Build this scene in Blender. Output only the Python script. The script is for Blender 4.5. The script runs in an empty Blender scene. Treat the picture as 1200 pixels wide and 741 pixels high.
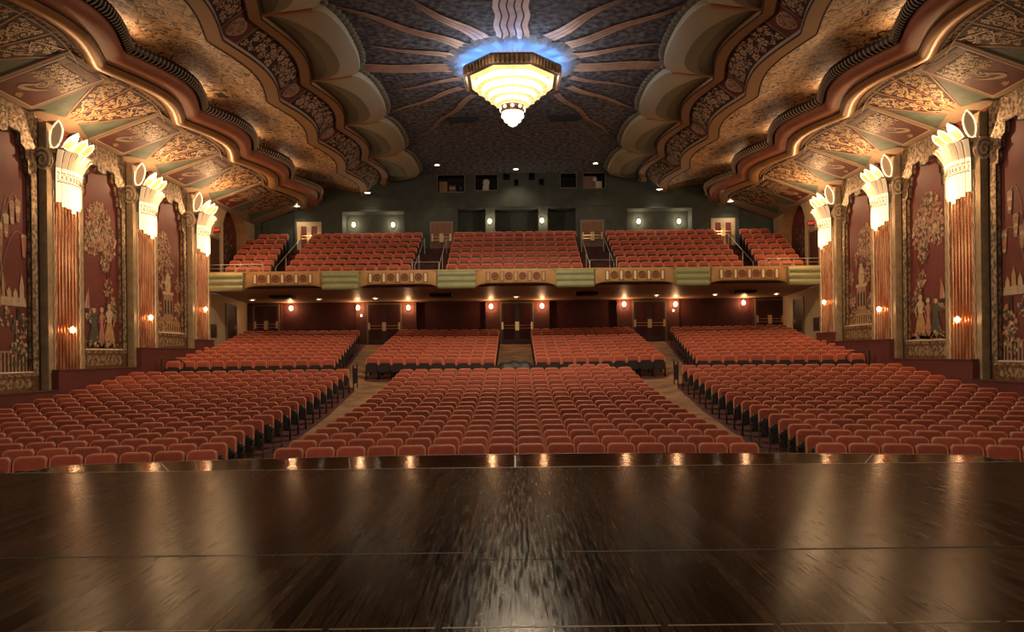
import bpy, math, random
from mathutils import Vector, Matrix
PI = math.pi
random.seed(7)
scene = bpy.context.scene
COL = scene.collection
F = 860.0          # focal length in pixels of the 1200 px wide frame
EYE = 1.5

# ------------------------------------------------------------------ mesh helpers
class MB:
    def __init__(self): self.v = []; self.f = []; self.m = []; self.mi = 0
    def add(self, vs, fs, mi=None):
        n = len(self.v); self.v += [tuple(p) for p in vs]
        for f in fs:
            self.f.append(tuple(n + i for i in f)); self.m.append(self.mi if mi is None else mi)
    def box(self, x0, x1, y0, y1, z0, z1, mi=None, M=None):
        vs = [(x, y, z) for x in (x0, x1) for y in (y0, y1) for z in (z0, z1)]
        if M: vs = [M @ Vector(p) for p in vs]
        self.add(vs, [(0,1,3,2),(4,6,7,5),(0,4,5,1),(2,3,7,6),(0,2,6,4),(1,5,7,3)], mi)
    def grid(self, P, closed_u=False, mi=None):
        nu = len(P); nv = len(P[0])
        vs = [p for r in P for p in r]; fs = []
        for i in range(nu if closed_u else nu - 1):
            j = (i + 1) % nu
            for k in range(nv - 1): fs.append((i*nv+k, j*nv+k, j*nv+k+1, i*nv+k+1))
        self.add(vs, fs, mi)
    def prism(self, pts, fn, d0, d1, mi=None, cap=True):
        """polygon pts (a,b) extruded between depths d0,d1; fn(a,b,d) -> xyz"""
        n = len(pts)
        vs = [fn(a, b, d0) for a, b in pts] + [fn(a, b, d1) for a, b in pts]
        fs = [(i, (i+1) % n, n+(i+1) % n, n+i) for i in range(n)]
        if cap: fs += [tuple(range(n-1, -1, -1)), tuple(range(n, 2*n))]
        self.add(vs, fs, mi)
    def lathe(self, prof, c, n=16, mi=None, axis='z', flip=1):
        P = []
        for i in range(n):
            a = 2*PI*i/n; row = []
            for r, h in prof:
                p = (r*math.cos(a), r*math.sin(a), h)
                if axis == 'y': p = (p[0], flip*p[2], p[1])
                if axis == 'x': p = (flip*p[2], p[0], p[1])
                row.append((c[0]+p[0], c[1]+p[1], c[2]+p[2]))
            P.append(row)
        self.grid(P, closed_u=True, mi=mi)
    def tube(self, path, r, n=8, mi=None, rf=None):
        path = [Vector(p) for p in path]; P = []
        for i, p in enumerate(path):
            a = path[max(0, i-1)]; b = path[min(len(path)-1, i+1)]
            t = (b - a).normalized()
            up = Vector((0,0,1)) if abs(t.z) < .9 else Vector((1,0,0))
            s = t.cross(up).normalized(); u = s.cross(t).normalized()
            rr = r if rf is None else rf(i)
            P.append([p + (s*math.cos(2*PI*k/n) + u*math.sin(2*PI*k/n))*rr for k in range(n+1)])
        self.grid(P, mi=mi)
        self.add(P[0][:n], [tuple(range(n))], mi); self.add(P[-1][:n], [tuple(range(n-1,-1,-1))], mi)
    def ribbon(self, pts, w, fn, mi=None, d=0.0):
        """pts in local metres (a,b), width w (number or function of i), fn(a,b,d)->xyz"""
        n = len(pts); L = []; R = []
        for i in range(n):
            a = pts[max(0, i-1)]; b = pts[min(n-1, i+1)]
            tx, ty = b[0]-a[0], b[1]-a[1]; l = math.hypot(tx, ty) or 1
            ww = (w(i/(n-1)) if callable(w) else w)/2
            L.append(fn(pts[i][0]-ty/l*ww, pts[i][1]+tx/l*ww, d)); R.append(fn(pts[i][0]+ty/l*ww, pts[i][1]-tx/l*ww, d))
        vs = L + R
        self.add(vs, [(i, i+1, n+i+1, n+i) for i in range(n-1)], mi)
    def disc(self, a, b, r, fn, mi=None, d=0.0, n=8, sq=1.0, rot=0.0):
        vs = []
        for k in range(n):
            t = 2*PI*k/n; p, q = r*math.cos(t), r*sq*math.sin(t)
            vs.append(fn(a+p*math.cos(rot)-q*math.sin(rot), b+p*math.sin(rot)+q*math.cos(rot), d))
        self.add(vs, [tuple(range(n))], mi)
    def build(self, name, mats, parent=None, smooth=False, local=False):
        me = bpy.data.meshes.new(name)
        vs = self.v
        if parent is not None and not local:
            o = wloc(parent); vs = [(p[0]-o.x, p[1]-o.y, p[2]-o.z) for p in vs]
        me.from_pydata(vs, [], self.f)
        if not isinstance(mats, (list, tuple)): mats = [mats]
        for m in mats: me.materials.append(m)
        me.polygons.foreach_set('material_index', [min(i, len(mats)-1) for i in self.m])
        if smooth: me.polygons.foreach_set('use_smooth', [True]*len(me.polygons))
        me.update()
        o = bpy.data.objects.new(name, me); COL.objects.link(o)
        if parent is not None: o.parent = parent
        return o
def wloc(o):
    v = Vector(o.location)
    while o.parent: o = o.parent; v = v + Vector(o.location)
    return v
def tag(o, label=None, cat=None, group=None, kind=None):
    if label: o['label'] = label
    if cat: o['category'] = cat
    if group: o['group'] = group
    if kind: o['kind'] = kind
    return o
def empty(name, loc, label=None, cat=None, group=None, kind=None, rz=0):
    o = bpy.data.objects.new(name, None); COL.objects.link(o)
    o.empty_display_size = .1; o.location = loc; o.rotation_euler = (0, 0, rz)
    return tag(o, label, cat, group, kind)
ORD = ['', 'first', 'second', 'third', 'fourth', 'fifth', 'sixth', 'seventh', 'eighth', 'ninth', 'tenth', 'eleventh',
       'twelfth', 'thirteenth', 'fourteenth', 'fifteenth', 'sixteenth', 'seventeenth', 'eighteenth', 'nineteenth']

# ------------------------------------------------------------------ materials
def newmat(name):
    m = bpy.data.materials.new(name); m.use_nodes = True
    return m, m.node_tree.nodes, m.node_tree.links, m.node_tree.nodes['Principled BSDF']
def mat(name, c, rough=.6, metal=0.0, c2=None, scale=4.0, lo=.35, hi=.65, bump=0.0, bscale=30.0, emit=0, ecol=None, rnd=0.0, isl=0.0, spec=.5, sheen=0, stretch=None):
    m, N, L, b = newmat(name)
    b.inputs['Roughness'].default_value = rough; b.inputs['Metallic'].default_value = metal
    b.inputs['Specular IOR Level'].default_value = spec
    b.inputs['Sheen Weight'].default_value = sheen
    if sheen: b.inputs['Sheen Tint'].default_value = (1, .55, .4, 1); b.inputs['Sheen Roughness'].default_value = .4
    tc = N.new('ShaderNodeTexCoord'); vec = tc.outputs['Object']
    if stretch:
        mp = N.new('ShaderNodeMapping'); mp.inputs['Scale'].default_value = stretch; L.new(vec, mp.inputs['Vector']); vec = mp.outputs['Vector']
    out = None
    if c2:
        n = N.new('ShaderNodeTexNoise'); n.inputs['Scale'].default_value = scale; n.inputs['Detail'].default_value = 6
        L.new(vec, n.inputs['Vector'])
        r = N.new('ShaderNodeValToRGB'); r.color_ramp.elements[0].position = lo; r.color_ramp.elements[1].position = hi
        r.color_ramp.elements[0].color = (*c, 1); r.color_ramp.elements[1].color = (*c2, 1)
        L.new(n.outputs['Fac'], r.inputs['Fac']); out = r.outputs['Color']
    if rnd or isl:
        src = N.new('ShaderNodeObjectInfo').outputs['Random'] if rnd else N.new('ShaderNodeNewGeometry').outputs['Random Per Island']
        k = rnd or isl
        mr = N.new('ShaderNodeMapRange'); mr.inputs['To Min'].default_value = 1-k; mr.inputs['To Max'].default_value = 1+k
        L.new(src, mr.inputs['Value'])
        hs = N.new('ShaderNodeHueSaturation'); L.new(mr.outputs['Result'], hs.inputs['Value'])
        if out: L.new(out, hs.inputs['Color'])
        else: hs.inputs['Color'].default_value = (*c, 1)
        out = hs.outputs['Color']
    if out: L.new(out, b.inputs['Base Color'])
    else: b.inputs['Base Color'].default_value = (*c, 1)
    if bump:
        n = N.new('ShaderNodeTexNoise'); n.inputs['Scale'].default_value = bscale; n.inputs['Detail'].default_value = 5
        L.new(vec, n.inputs['Vector'])
        bp = N.new('ShaderNodeBump'); bp.inputs['Strength'].default_value = bump; bp.inputs['Distance'].default_value = .05
        L.new(n.outputs['Fac'], bp.inputs['Height']); L.new(bp.outputs['Normal'], b.inputs['Normal'])
    if emit:
        b.inputs['Emission Color'].default_value = (*(ecol or c), 1); b.inputs['Emission Strength'].default_value = emit
    return m
M = {}
M['velvet']   = mat('velvet', (.36,.07,.035), .75, c2=(.44,.092,.048), scale=5, rnd=.25, sheen=.5)  # per-seat tone spread stands in for light on the velvet nap
M['velvet_s'] = mat('velvet_far', (.38,.075,.04), .75, isl=.22, sheen=.5)  # random tone again carries the nap lighting in the colour
M['pipe_s'] = mat('lit_piping_far', (.7,.23,.13), .6, isl=.1, sheen=.5)  # same pale rim colour, with the light from above painted in
M['pipe']     = mat('lit_piping', (.7,.23,.13), .6, rnd=.1, sheen=.5)  # piping paled to paint in the light the seat rims catch
M['black']    = mat('black_metal', (.012,.012,.012), .45)
M['shell']    = mat('seat_shell', (.012,.006,.006), .5)
M['iron']     = mat('grey_iron', (.09,.07,.055), .4, .6)
M['steel']    = mat('rail_steel', (.45,.42,.36), .35, .8)
M['carpet']   = mat('aisle_carpet', (.2,.105,.055), .9, c2=(.34,.2,.11), scale=1.6, bump=.2, bscale=60)  # blotches put the patchy light on the aisles into the colour
M['floor']    = mat('dark_floor', (.06,.018,.018), .8, c2=(.1,.028,.028), scale=2)
M['dado']     = mat('dado_red', (.17,.037,.028), .65, c2=(.13,.03,.025), scale=1.5)
M['darkgreen']= mat('dark_green_plaster', (.045,.055,.047), .85, c2=(.065,.075,.062), scale=2.5, bump=.15, bscale=25)
M['ceil']     = mat('ceiling_blue_grey', (.035,.04,.052), .85, c2=(.21,.225,.265), scale=5, lo=.4, hi=.7, bump=.9, bscale=4.5)
M['ray']      = mat('ray_gold', (.66,.47,.36), .5, .1, c2=(.5,.33,.24), scale=3)
M['rayd']     = mat('ray_dark_line', (.05,.03,.02), .8)  # dark lines dividing the strips of a ray
M['maroon']   = mat('maroon_wall', (.06,.012,.012), .8, c2=(.08,.016,.016), scale=3, bump=.2, bscale=40)
M['pier']     = mat('maroon_pier', (.1,.03,.025), .7)
M['cream']    = mat('cream_plaster', (.5,.38,.23), .8, c2=(.56,.43,.27), scale=1.5)
M['soffit']   = mat('soffit_tan', (.3,.2,.12), .7, c2=(.36,.25,.15), scale=1)
M['bronze']   = mat('bronze', (.17,.1,.05), .4, .7, c2=(.36,.23,.11), scale=8)
M['goldpat']  = mat('gilded_relief', (.14,.1,.06), .45, .4, c2=(.5,.36,.22), scale=8, lo=.42, hi=.58, bump=.7, bscale=14)
M['goldpil']  = mat('gilded_pilaster', (.33,.24,.14), .5, .15, c2=(.46,.34,.2), scale=4)
M['cream_ln'] = mat('cream_line', (.72,.58,.42), .5)
M['copper']   = mat('copper_flute', (.38,.13,.055), .22, .85, c2=(.7,.4,.22), scale=2.5, stretch=(1,1,.4))  # paler blotches paint lit patches into the copper
M['copperd']  = mat('copper_groove', (.05,.018,.01), .5, .2)
M['mural']    = mat('mural_red', (.14,.026,.02), .6, c2=(.19,.036,.026), scale=1.2)
M['p_tan']    = mat('paint_tan', (.42,.27,.16), .6, c2=(.28,.15,.09), scale=9)
M['p_pink']   = mat('paint_pink', (.55,.24,.16), .6, c2=(.42,.16,.1), scale=9)
M['p_green']  = mat('paint_green', (.05,.06,.035), .7, c2=(.1,.1,.06), scale=9)
M['p_dark']   = mat('paint_dark', (.04,.018,.014), .7)
M['p_cream']  = mat('paint_cream', (.6,.45,.3), .6, c2=(.48,.33,.2), scale=6)
M['p_gold']   = mat('paint_gold', (.52,.34,.13), .5, c2=(.4,.22,.09), scale=6)
M['ochre']    = mat('ochre_plaster', (.42,.235,.105), .6, c2=(.34,.18,.08), scale=2)
M['scroll']   = mat('scroll_gold', (.66,.45,.24), .5, .05, c2=(.5,.32,.16), scale=6)
M['scrolld']  = mat('panel_dark', (.035,.013,.01), .7)
M['panelred'] = mat('panel_red', (.17,.045,.03), .6, c2=(.12,.03,.022), scale=3)
M['salmon']   = mat('salmon_cornice', (.46,.17,.09), .55, c2=(.4,.15,.08), scale=2)
M['goldlip']  = mat('gold_lip', (.5,.28,.11), .4, .25, c2=(.42,.22,.09), scale=2)
M['coil']     = mat('black_coil', (.03,.024,.02), .35, .3)
M['coilrim']  = mat('coil_rim', (.6,.5,.4), .4, .3)
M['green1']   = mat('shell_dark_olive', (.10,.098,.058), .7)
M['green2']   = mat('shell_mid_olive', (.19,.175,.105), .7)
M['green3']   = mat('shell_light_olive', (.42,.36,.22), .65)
M['grgrey']   = mat('soffit_green_grey', (.09,.115,.085), .7, c2=(.14,.17,.13), scale=2)
M['border']   = mat('gold_border', (.42,.27,.135), .6, .05)
M['balgreen'] = mat('balcony_green', (.3,.33,.17), .5, c2=(.27,.28,.15), scale=3)
M['balorange']= mat('balcony_ochre', (.5,.29,.12), .55, c2=(.44,.25,.1), scale=3)
M['balred']   = mat('balcony_red', (.2,.07,.03), .55)
M['balcream'] = mat('balcony_cream', (.75,.6,.38), .5)
M['doorwood'] = mat('door_wood', (.22,.1,.06), .5, c2=(.16,.07,.04), scale=6, stretch=(3,3,.5))
M['doordark'] = mat('door_dark', (.045,.018,.015), .45)
M['doorframe']= mat('door_frame', (.2,.15,.09), .5)
M['doorred']  = mat('door_red', (.16,.03,.025), .5)
M['brass']    = mat('brass', (.75,.52,.27), .3, .7)
M['void']     = mat('dark_opening', (.006,.006,.006), .7)
M['cloth']    = mat('black_cloth', (.014,.014,.015), .55, bump=.5, bscale=6)
M['glass']    = mat('lit_glass', (.9,.75,.5), .4, emit=1.0, ecol=(1,.76,.42))
M['glassdim'] = mat('lit_glass_dim', (.75,.62,.42), .4, emit=.3, ecol=(1,.7,.4))
M['flame']    = mat('flame_glass', (.45,.24,.08), .4, emit=.12, ecol=(1,.66,.32))
M['flamerim'] = mat('flame_rim', (.9,.8,.6), .4, emit=.9, ecol=(1,.8,.52))
M['chand']    = mat('chandelier_glass', (.9,.85,.75), .4, emit=1.7, ecol=(1,.9,.66))
M['chandy']   = mat('chandelier_amber', (.7,.45,.15), .4, emit=.75, ecol=(1,.72,.28))
M['blueglass']= mat('blue_cove_tube', (.3,.5,.8), .4, emit=9, ecol=(.12,.4,1))
M['bulb']     = mat('warm_bulb', (1,.8,.5), .4, emit=22, ecol=(1,.55,.26))
M['bulby']    = mat('pale_bulb', (1,.9,.7), .4, emit=14, ecol=(1,.75,.42))
M['down']     = mat('downlight_lens', (1,.9,.7), .4, emit=14, ecol=(1,.8,.55))
M['exitred']  = mat('exit_sign_red', (.6,.03,.02), .5, emit=1.2, ecol=(1,.06,.03))
M['exitbody'] = mat('exit_sign_body', (.05,.02,.02), .5)
M['white']    = mat('white_plate', (.6,.55,.45), .5)
M['boothw']   = mat('booth_tan', (.28,.16,.1), .6)

def stage_mat():
    m, N, L, b = newmat('stage_wood')
    tc = N.new('ShaderNodeTexCoord')
    mp = N.new('ShaderNodeMapping'); mp.inputs['Rotation'].default_value = (0, 0, PI/2); L.new(tc.outputs['Object'], mp.inputs['Vector'])
    br = N.new('ShaderNodeTexBrick'); L.new(mp.outputs['Vector'], br.inputs['Vector'])
    br.inputs['Scale'].default_value = 1; br.inputs['Brick Width'].default_value = 2.6; br.inputs['Row Height'].default_value = .085
    br.inputs['Mortar Size'].default_value = .005; br.inputs['Mortar'].default_value = (.004,.003,.002,1)
    br.inputs['Color1'].default_value = (.006,.004,.0027,1); br.inputs['Color2'].default_value = (.042,.026,.016,1); b.inputs['Specular IOR Level'].default_value = .3; b.inputs['IOR'].default_value = 1.12
    ns = N.new('ShaderNodeTexNoise'); ns.inputs['Scale'].default_value = 3.5; ns.inputs['Detail'].default_value = 8
    mp2 = N.new('ShaderNodeMapping'); mp2.inputs['Scale'].default_value = (12,.7,1); L.new(tc.outputs['Object'], mp2.inputs['Vector']); L.new(mp2.outputs['Vector'], ns.inputs['Vector'])
    rr = N.new('ShaderNodeMapRange'); rr.inputs['From Min'].default_value = .35; rr.inputs['From Max'].default_value = .65
    rr.inputs['To Min'].default_value = .1; rr.inputs['To Max'].default_value = .28
    L.new(ns.outputs['Fac'], rr.inputs['Value']); L.new(rr.outputs['Result'], b.inputs['Roughness'])
    sc = N.new('ShaderNodeTexNoise'); sc.inputs['Scale'].default_value = 5; sc.inputs['Detail'].default_value = 10; sc.inputs['Roughness'].default_value = .75
    L.new(mp2.outputs['Vector'], sc.inputs['Vector'])
    cr = N.new('ShaderNodeValToRGB'); cr.color_ramp.elements[0].position = .35; cr.color_ramp.elements[0].color = (.45,.45,.45,1)
    cr.color_ramp.elements[1].position = .7; cr.color_ramp.elements[1].color = (1.7,1.6,1.4,1); L.new(sc.outputs['Fac'], cr.inputs['Fac'])
    mx = N.new('ShaderNodeMix'); mx.data_type = 'RGBA'; mx.blend_type = 'MULTIPLY'; mx.inputs['Factor'].default_value = 1
    L.new(br.outputs['Color'], mx.inputs['A']); L.new(cr.outputs['Color'], mx.inputs['B']); L.new(mx.outputs['Result'], b.inputs['Base Color'])
    bp = N.new('ShaderNodeBump'); bp.inputs['Strength'].default_value = .3; bp.inputs['Distance'].default_value = .0025
    L.new(sc.outputs['Fac'], bp.inputs['Height'])
    bp2 = N.new('ShaderNodeBump'); bp2.inputs['Strength'].default_value = .6; bp2.inputs['Distance'].default_value = .004
    L.new(br.outputs['Fac'], bp2.inputs['Height']); bp2.invert = True; L.new(bp.outputs['Normal'], bp2.inputs['Normal']); L.new(bp2.outputs['Normal'], b.inputs['Normal'])
    return m
M['stage'] = stage_mat()
M['apron'] = mat('apron_black', (.006,.0045,.003), .09, bump=.04, bscale=12, c2=(.012,.009,.006), scale=5)
M['apron'].node_tree.nodes['Principled BSDF'].inputs['IOR'].default_value = 1.28
M['seam'] = mat('stage_seam', (.2,.15,.1), .5)

def arabesque():
    m, N, L, b = newmat('arabesque_plaster')
    tc = N.new('ShaderNodeTexCoord')
    n1 = N.new('ShaderNodeTexNoise'); n1.inputs['Scale'].default_value = 2.2; n1.inputs['Detail'].default_value = 2; L.new(tc.outputs['Object'], n1.inputs['Vector'])
    n2 = N.new('ShaderNodeTexNoise'); n2.inputs['Scale'].default_value = 2.1; n2.inputs['Detail'].default_value = 1.5; n2.inputs['Distortion'].default_value = 2.0
    L.new(tc.outputs['Object'], n2.inputs['Vector'])
    r = N.new('ShaderNodeValToRGB'); e = r.color_ramp.elements
    e[0].position = .37; e[0].color = (.04,.02,.01,1); e[1].position = .42; e[1].color = (.5,.31,.15,1)
    x = e.new(.53); x.color = (.56,.36,.18,1); x = e.new(.56); x.color = (.05,.025,.012,1); x = e.new(.59); x.color = (.05,.025,.012,1); x = e.new(.62); x.color = (.45,.27,.12,1)
    L.new(n2.outputs['Fac'], r.inputs['Fac']); L.new(r.outputs['Color'], b.inputs['Base Color']); b.inputs['Roughness'].default_value = .6
    bp = N.new('ShaderNodeBump'); bp.inputs['Strength'].default_value = .6; bp.inputs['Distance'].default_value = .05
    L.new(n2.outputs['Fac'], bp.inputs['Height']); L.new(bp.outputs['Normal'], b.inputs['Normal'])
    return m
M['arab'] = arabesque()

# ------------------------------------------------------------------ lights
def point(name, loc, w, col, r=.08, parent=None):
    l = bpy.data.lights.new(name, 'POINT'); l.energy = w; l.color = col; l.shadow_soft_size = 0
    o = bpy.data.objects.new(name, l); COL.objects.link(o)
    if parent is not None: o.parent = parent; loc = Vector(loc) - wloc(parent)
    o.location = loc
    return o
def spot(name, loc, w, col, ang=110, blend=.8, r=.08, parent=None, d=(0,0,-1)):
    l = bpy.data.lights.new(name, 'SPOT'); l.energy = w; l.color = col; l.shadow_soft_size = 0; l.spot_size = math.radians(ang); l.spot_blend = blend
    o = bpy.data.objects.new(name, l); COL.objects.link(o)
    o.rotation_euler = Vector(d).to_track_quat('-Z', 'Y').to_euler()
    if parent is not None: o.parent = parent; loc = Vector(loc) - wloc(parent)
    o.location = loc
    return o
def area(name, loc, tgt, w, col, sx, sy):
    l = bpy.data.lights.new(name, 'AREA'); l.energy = w; l.color = col; l.shape = 'RECTANGLE'; l.size = sx; l.size_y = sy
    o = bpy.data.objects.new(name, l); COL.objects.link(o); o.location = loc
    o.rotation_euler = (Vector(tgt)-Vector(loc)).to_track_quat('-Z', 'Y').to_euler(); return o
WARM = (1, .62, .32); AMB = (1, .5, .22); PALE = (1, .78, .52)

# ------------------------------------------------------------------ floor profile
RC = 20.0
FP = [(9,-1.2),(13.5,-1.10),(17.1,-.97),(20.7,-.77),(24.3,-.45),(27.9,.03),(31.1,.43),(40,1.93),(42,2.2),(46,2.7)]
def fz(x, y):
    s = math.hypot(x, y+RC) - RC
    if s <= FP[0][0]: return FP[0][1]
    for (a, za), (b, zb) in zip(FP, FP[1:]):
        if s <= b: return za + (zb-za)*(s-a)/(b-a)
    return FP[-1][1]
BY = 41.0      # back wall
def wx(y):     # side wall plane under the balcony
    return 14.45 if y < 34 else 14.45 + (y-34)/7*.5
# stage
mb = MB()
mb.box(-15, 15, 1.2, 9.7, -1.2, 0)
stage = mb.build('stage', [M['stage']]); tag(stage, kind='structure')
mb = MB()
arc = [(-6.6, 9.7), (-6.6, 9.85), (-6.45, 10.35)]
for i in range(25):
    x = -6.2 + 12.4*i/24; arc.append((x, 11.03 - .62*(x/6.3)**2))
arc += [(6.45, 10.35), (6.6, 9.85), (6.6, 9.7)]
mb.prism(arc, lambda a, b, d: (a, b, d), -1.2, -.004, 0)
apron = mb.build('stage_apron', [M['apron']]); tag(apron, kind='structure')
mb = MB()
for a, b in zip(arc[:-1], arc[1:]):
    mb.add([(a[0],a[1],.0), (b[0],b[1],.0), (b[0]*.997,b[1]-.035,.0), (a[0]*.997,a[1]-.035,.0)], [(0,1,2,3)])
mb.box(-15, 15, 9.68, 9.71, -.01, .003)
for x in (-4.6, -2.2, -.02, 2.2, 4.6):
    a = (x*1.12, 10.85 - .3*(x/5)**2); b = (x, 9.7)
    mb.add([(a[0]-.012,a[1],.0), (a[0]+.012,a[1],.0), (b[0]+.012,b[1],.0), (b[0]-.012,b[1],.0)], [(0,1,2,3)])
tag(mb.build('trim_1', [M['seam']]), kind='structure')
mb = MB()
mb.box(-15, 15, 5.53, 5.56, -.001, .0015, 0); mb.box(-.35, .35, 5.35, 5.75, .0, .002, 1)
[mb.box(-6+.62*k, -5.42+.62*k, 4.02, 4.032, -.001, .002, 2) for k in range(20)]
tag(mb.build('trim_2', [M['void'], M['stage'], M['seam']]), kind='structure')
# orchestra floor
mb = MB()
xs = [-15.2 + 30.4*i/60 for i in range(61)]; ys = [9.6 + (41.6-9.6)*j/64 for j in range(65)]
mb.grid([[(x, y, fz(x, y)) for y in ys] for x in xs])
tag(mb.build('floor', [M['floor']], smooth=True), kind='structure')
def carpet(rows, name, label):
    mb = MB(); P = []
    for (y, a, b) in rows:
        P.append([(a+(b-a)*k/8, y, fz(a+(b-a)*k/8, y)+.012) for k in range(9)])
    mb.grid(P)
    for k in (0, 8): pass
    tag(mb.build(name, [M['carpet']], smooth=True), label, 'carpet')
def interp(tab, y):
    for (a, p, q), (b, r, s) in zip(tab, tab[1:]):
        if y <= b:
            t = (y-a)/(b-a); return p+(r-p)*t, q+(s-q)*t
    return tab[-1][1:]
for s, nm in ((-1, 'left'), (1, 'right')):
    tab = [(11.2,4.5,5.35),(14,4.5,5.5),(20,4.5,6.0),(28.3,4.5,6.2),(28.8,4.4,6.4),(30.2,4.4,7.2),(30.5,6.4,7.4),(40.95,6.4,8.3)]
    rows = []
    y = 11.2
    while y < 40.95:
        a, b = interp(tab, y); rows.append((y, s*a, s*b)); y += .35
    carpet(rows, 'aisle_carpet', 'light-blotched tan carpet running up the sloping aisle on the %s' % nm)
carpet([(28.5+.35*i, -4.35, 4.35) for i in range(6)], 'aisle_carpet', 'tan carpet in the cross aisle behind the front centre seats')
carpet([(30.6+.35*i, -.85, .85) for i in range(30)], 'aisle_carpet', 'tan carpet of the short middle aisle leading to the centre doors')

# ------------------------------------------------------------------ seats
def rrect(w, z0, z1, r, nseg=5, rb=.03):
    pts = []
    for (cx, cz, a0, rr) in ((w/2-r, z1-r, 0, r), (-w/2+r, z1-r, PI/2, r), (-w/2+rb, z0+rb, PI, rb), (w/2-rb, z0+rb, 1.5*PI, rb)):
        for i in range(nseg+1):
            a = a0 + PI/2*i/nseg; pts.append((cx+rr*math.cos(a), cz+rr*math.sin(a)))
    return pts
def lean(y, z, k=.2, z0=.42): return y + (z-z0)*k
def back_mb(nseg=5, mi_v=0, mi_p=1, mi_s=2):
    mb = MB()
    rings = []
    for (ins, y) in ((.0, .075), (.0, .02), (.004, -.02), (.016, -.034), (.032, -.03), (.045, -.034), (.1, -.055)):
        pts = rrect(.53-2*ins, .43+ins, .93-ins, max(.02, .105-ins), nseg)
        rings.append([(x, lean(y, z), z) for x, z in pts])
    n = len(rings[0])
    for i in range(len(rings)-1):
        mi = mi_s if i == 0 else (mi_p if i in (1, 2, 3) else mi_v)
        mb.add(rings[i]+rings[i+1], [(k, (k+1) % n, n+(k+1) % n, n+k) for k in range(n)], mi)
    mb.add(rings[-1], [tuple(range(n))], mi_v); mb.add(rings[0], [tuple(range(n-1, -1, -1))], mi_s)
    return mb
def cush_mb(nseg=3):
    mb = MB()
    rings = []
    for (ins, y) in ((.03, .0), (.0, -.02), (.0, -.09), (.01, -.115)):
        pts = rrect(.45-2*ins, .30+ins, .70-ins, .06, nseg)
        rings.append([(x, lean(y, z, .12, .3)-.03, z) for x, z in pts])
    n = len(rings[0])
    for i in range(3): mb.add(rings[i]+rings[i+1], [(k, (k+1) % n, n+(k+1) % n, n+k) for k in range(n)], 0 if i == 0 else 1)
    mb.add(rings[-1], [tuple(range(n))], 1); mb.add(rings[0], [tuple(range(n-1, -1, -1))], 0)
    return mb
def side_mb(s):
    mb = MB(); x = s*.258
    mb.box(x-.012, x+.012, -.03, .05, .03, .6, 0); mb.box(x-.014, x+.014, -.12, .14, .0, .035, 0)
    mb.box(x-.014, x+.014, -.16, .09, .52, .57, 0)
    return mb
def arm_mb(s):
    mb = MB(); x = s*.256
    pts = [(-.21, .575), (-.22, .59), (-.2, .605), (.05, .61), (.08, .59), (.08, .572)]
    mb.prism(pts, lambda a, b, d: (d, a, b), x-.02, x+.02)
    return mb
bk, cu = back_mb(), cush_mb()
P_back = bk.build('backrest', [M['velvet'], M['pipe'], M['shell']], smooth=True)
P_cush = cu.build('seat_cushion', [M['velvet'], M['black']], smooth=True)
P_leg = [side_mb(s).build('leg', [M['iron']]) for s in (-1, 1)]
P_arm = [arm_mb(s).build('armrest', [M['black']]) for s in (-1, 1)]
protos = [P_back, P_cush] + P_leg + P_arm
seats = []   # (x, y, z, theta, label, block)
def add_seat(x, srow, label, zoff=None, flat=False, y=None):
    if y is None: y = math.sqrt((srow+RC)**2 - x*x) - RC
    th = 0 if flat else math.atan2(x, y+RC)
    z = fz(x, y)+.005 if zoff is None else zoff
    seats.append((x, y, z, th, label))
W = .55
def rowname(k, n): return 'front row' if k == 1 else ORD[k]+' row'
for k in range(17):
    for i in range(16):
        x = (i-7.5)*W
        fromaisle = i+1 if i < 8 else 16-i
        sd = 'left' if i < 8 else 'right'
        add_seat(x, 13.5+.9*k, 'red velvet seat, centre block, %s, %s from its %s end' % (rowname(k+1, 17), ORD[fromaisle], sd))
edge = [5.35, 5.5, 5.65, 5.8, 5.9, 5.98, 6.02, 6.08, 6.13, 6.17, 6.2, 6.22, 6.24, 6.26, 6.28, 6.3, 6.3, 6.3]
for s, nm in ((-1, 'left'), (1, 'right')):
    for k in range(18):
        sr = 13.55+.862*k; j = 0
        x = edge[k] + W/2
        while True:
            y = math.sqrt((sr+RC)**2 - x*x) - RC
            if x > 13.75: break
            if x/y*F < 640:
                add_seat(s*x, sr, 'red velvet seat, %s block, %s, %s from the aisle' % (nm, rowname(k+1, 18), ORD[min(j+1, 19)]))
            x += W*math.cos(math.atan2(x, y+RC)); j += 1
    for k in range(11):
        sr = 31.1+.89*k
        for i in range(10): add_seat(s*(.85+W/2+i*W), sr, '', y=sr, flat=True)
        x = 7.5+.085*k + W/2
        while x < 14.05:
            add_seat(s*x, sr, ''); x += W*.97
for i in range(3): add_seat(2.05+W*i+.27, 28.75, '')
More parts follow.
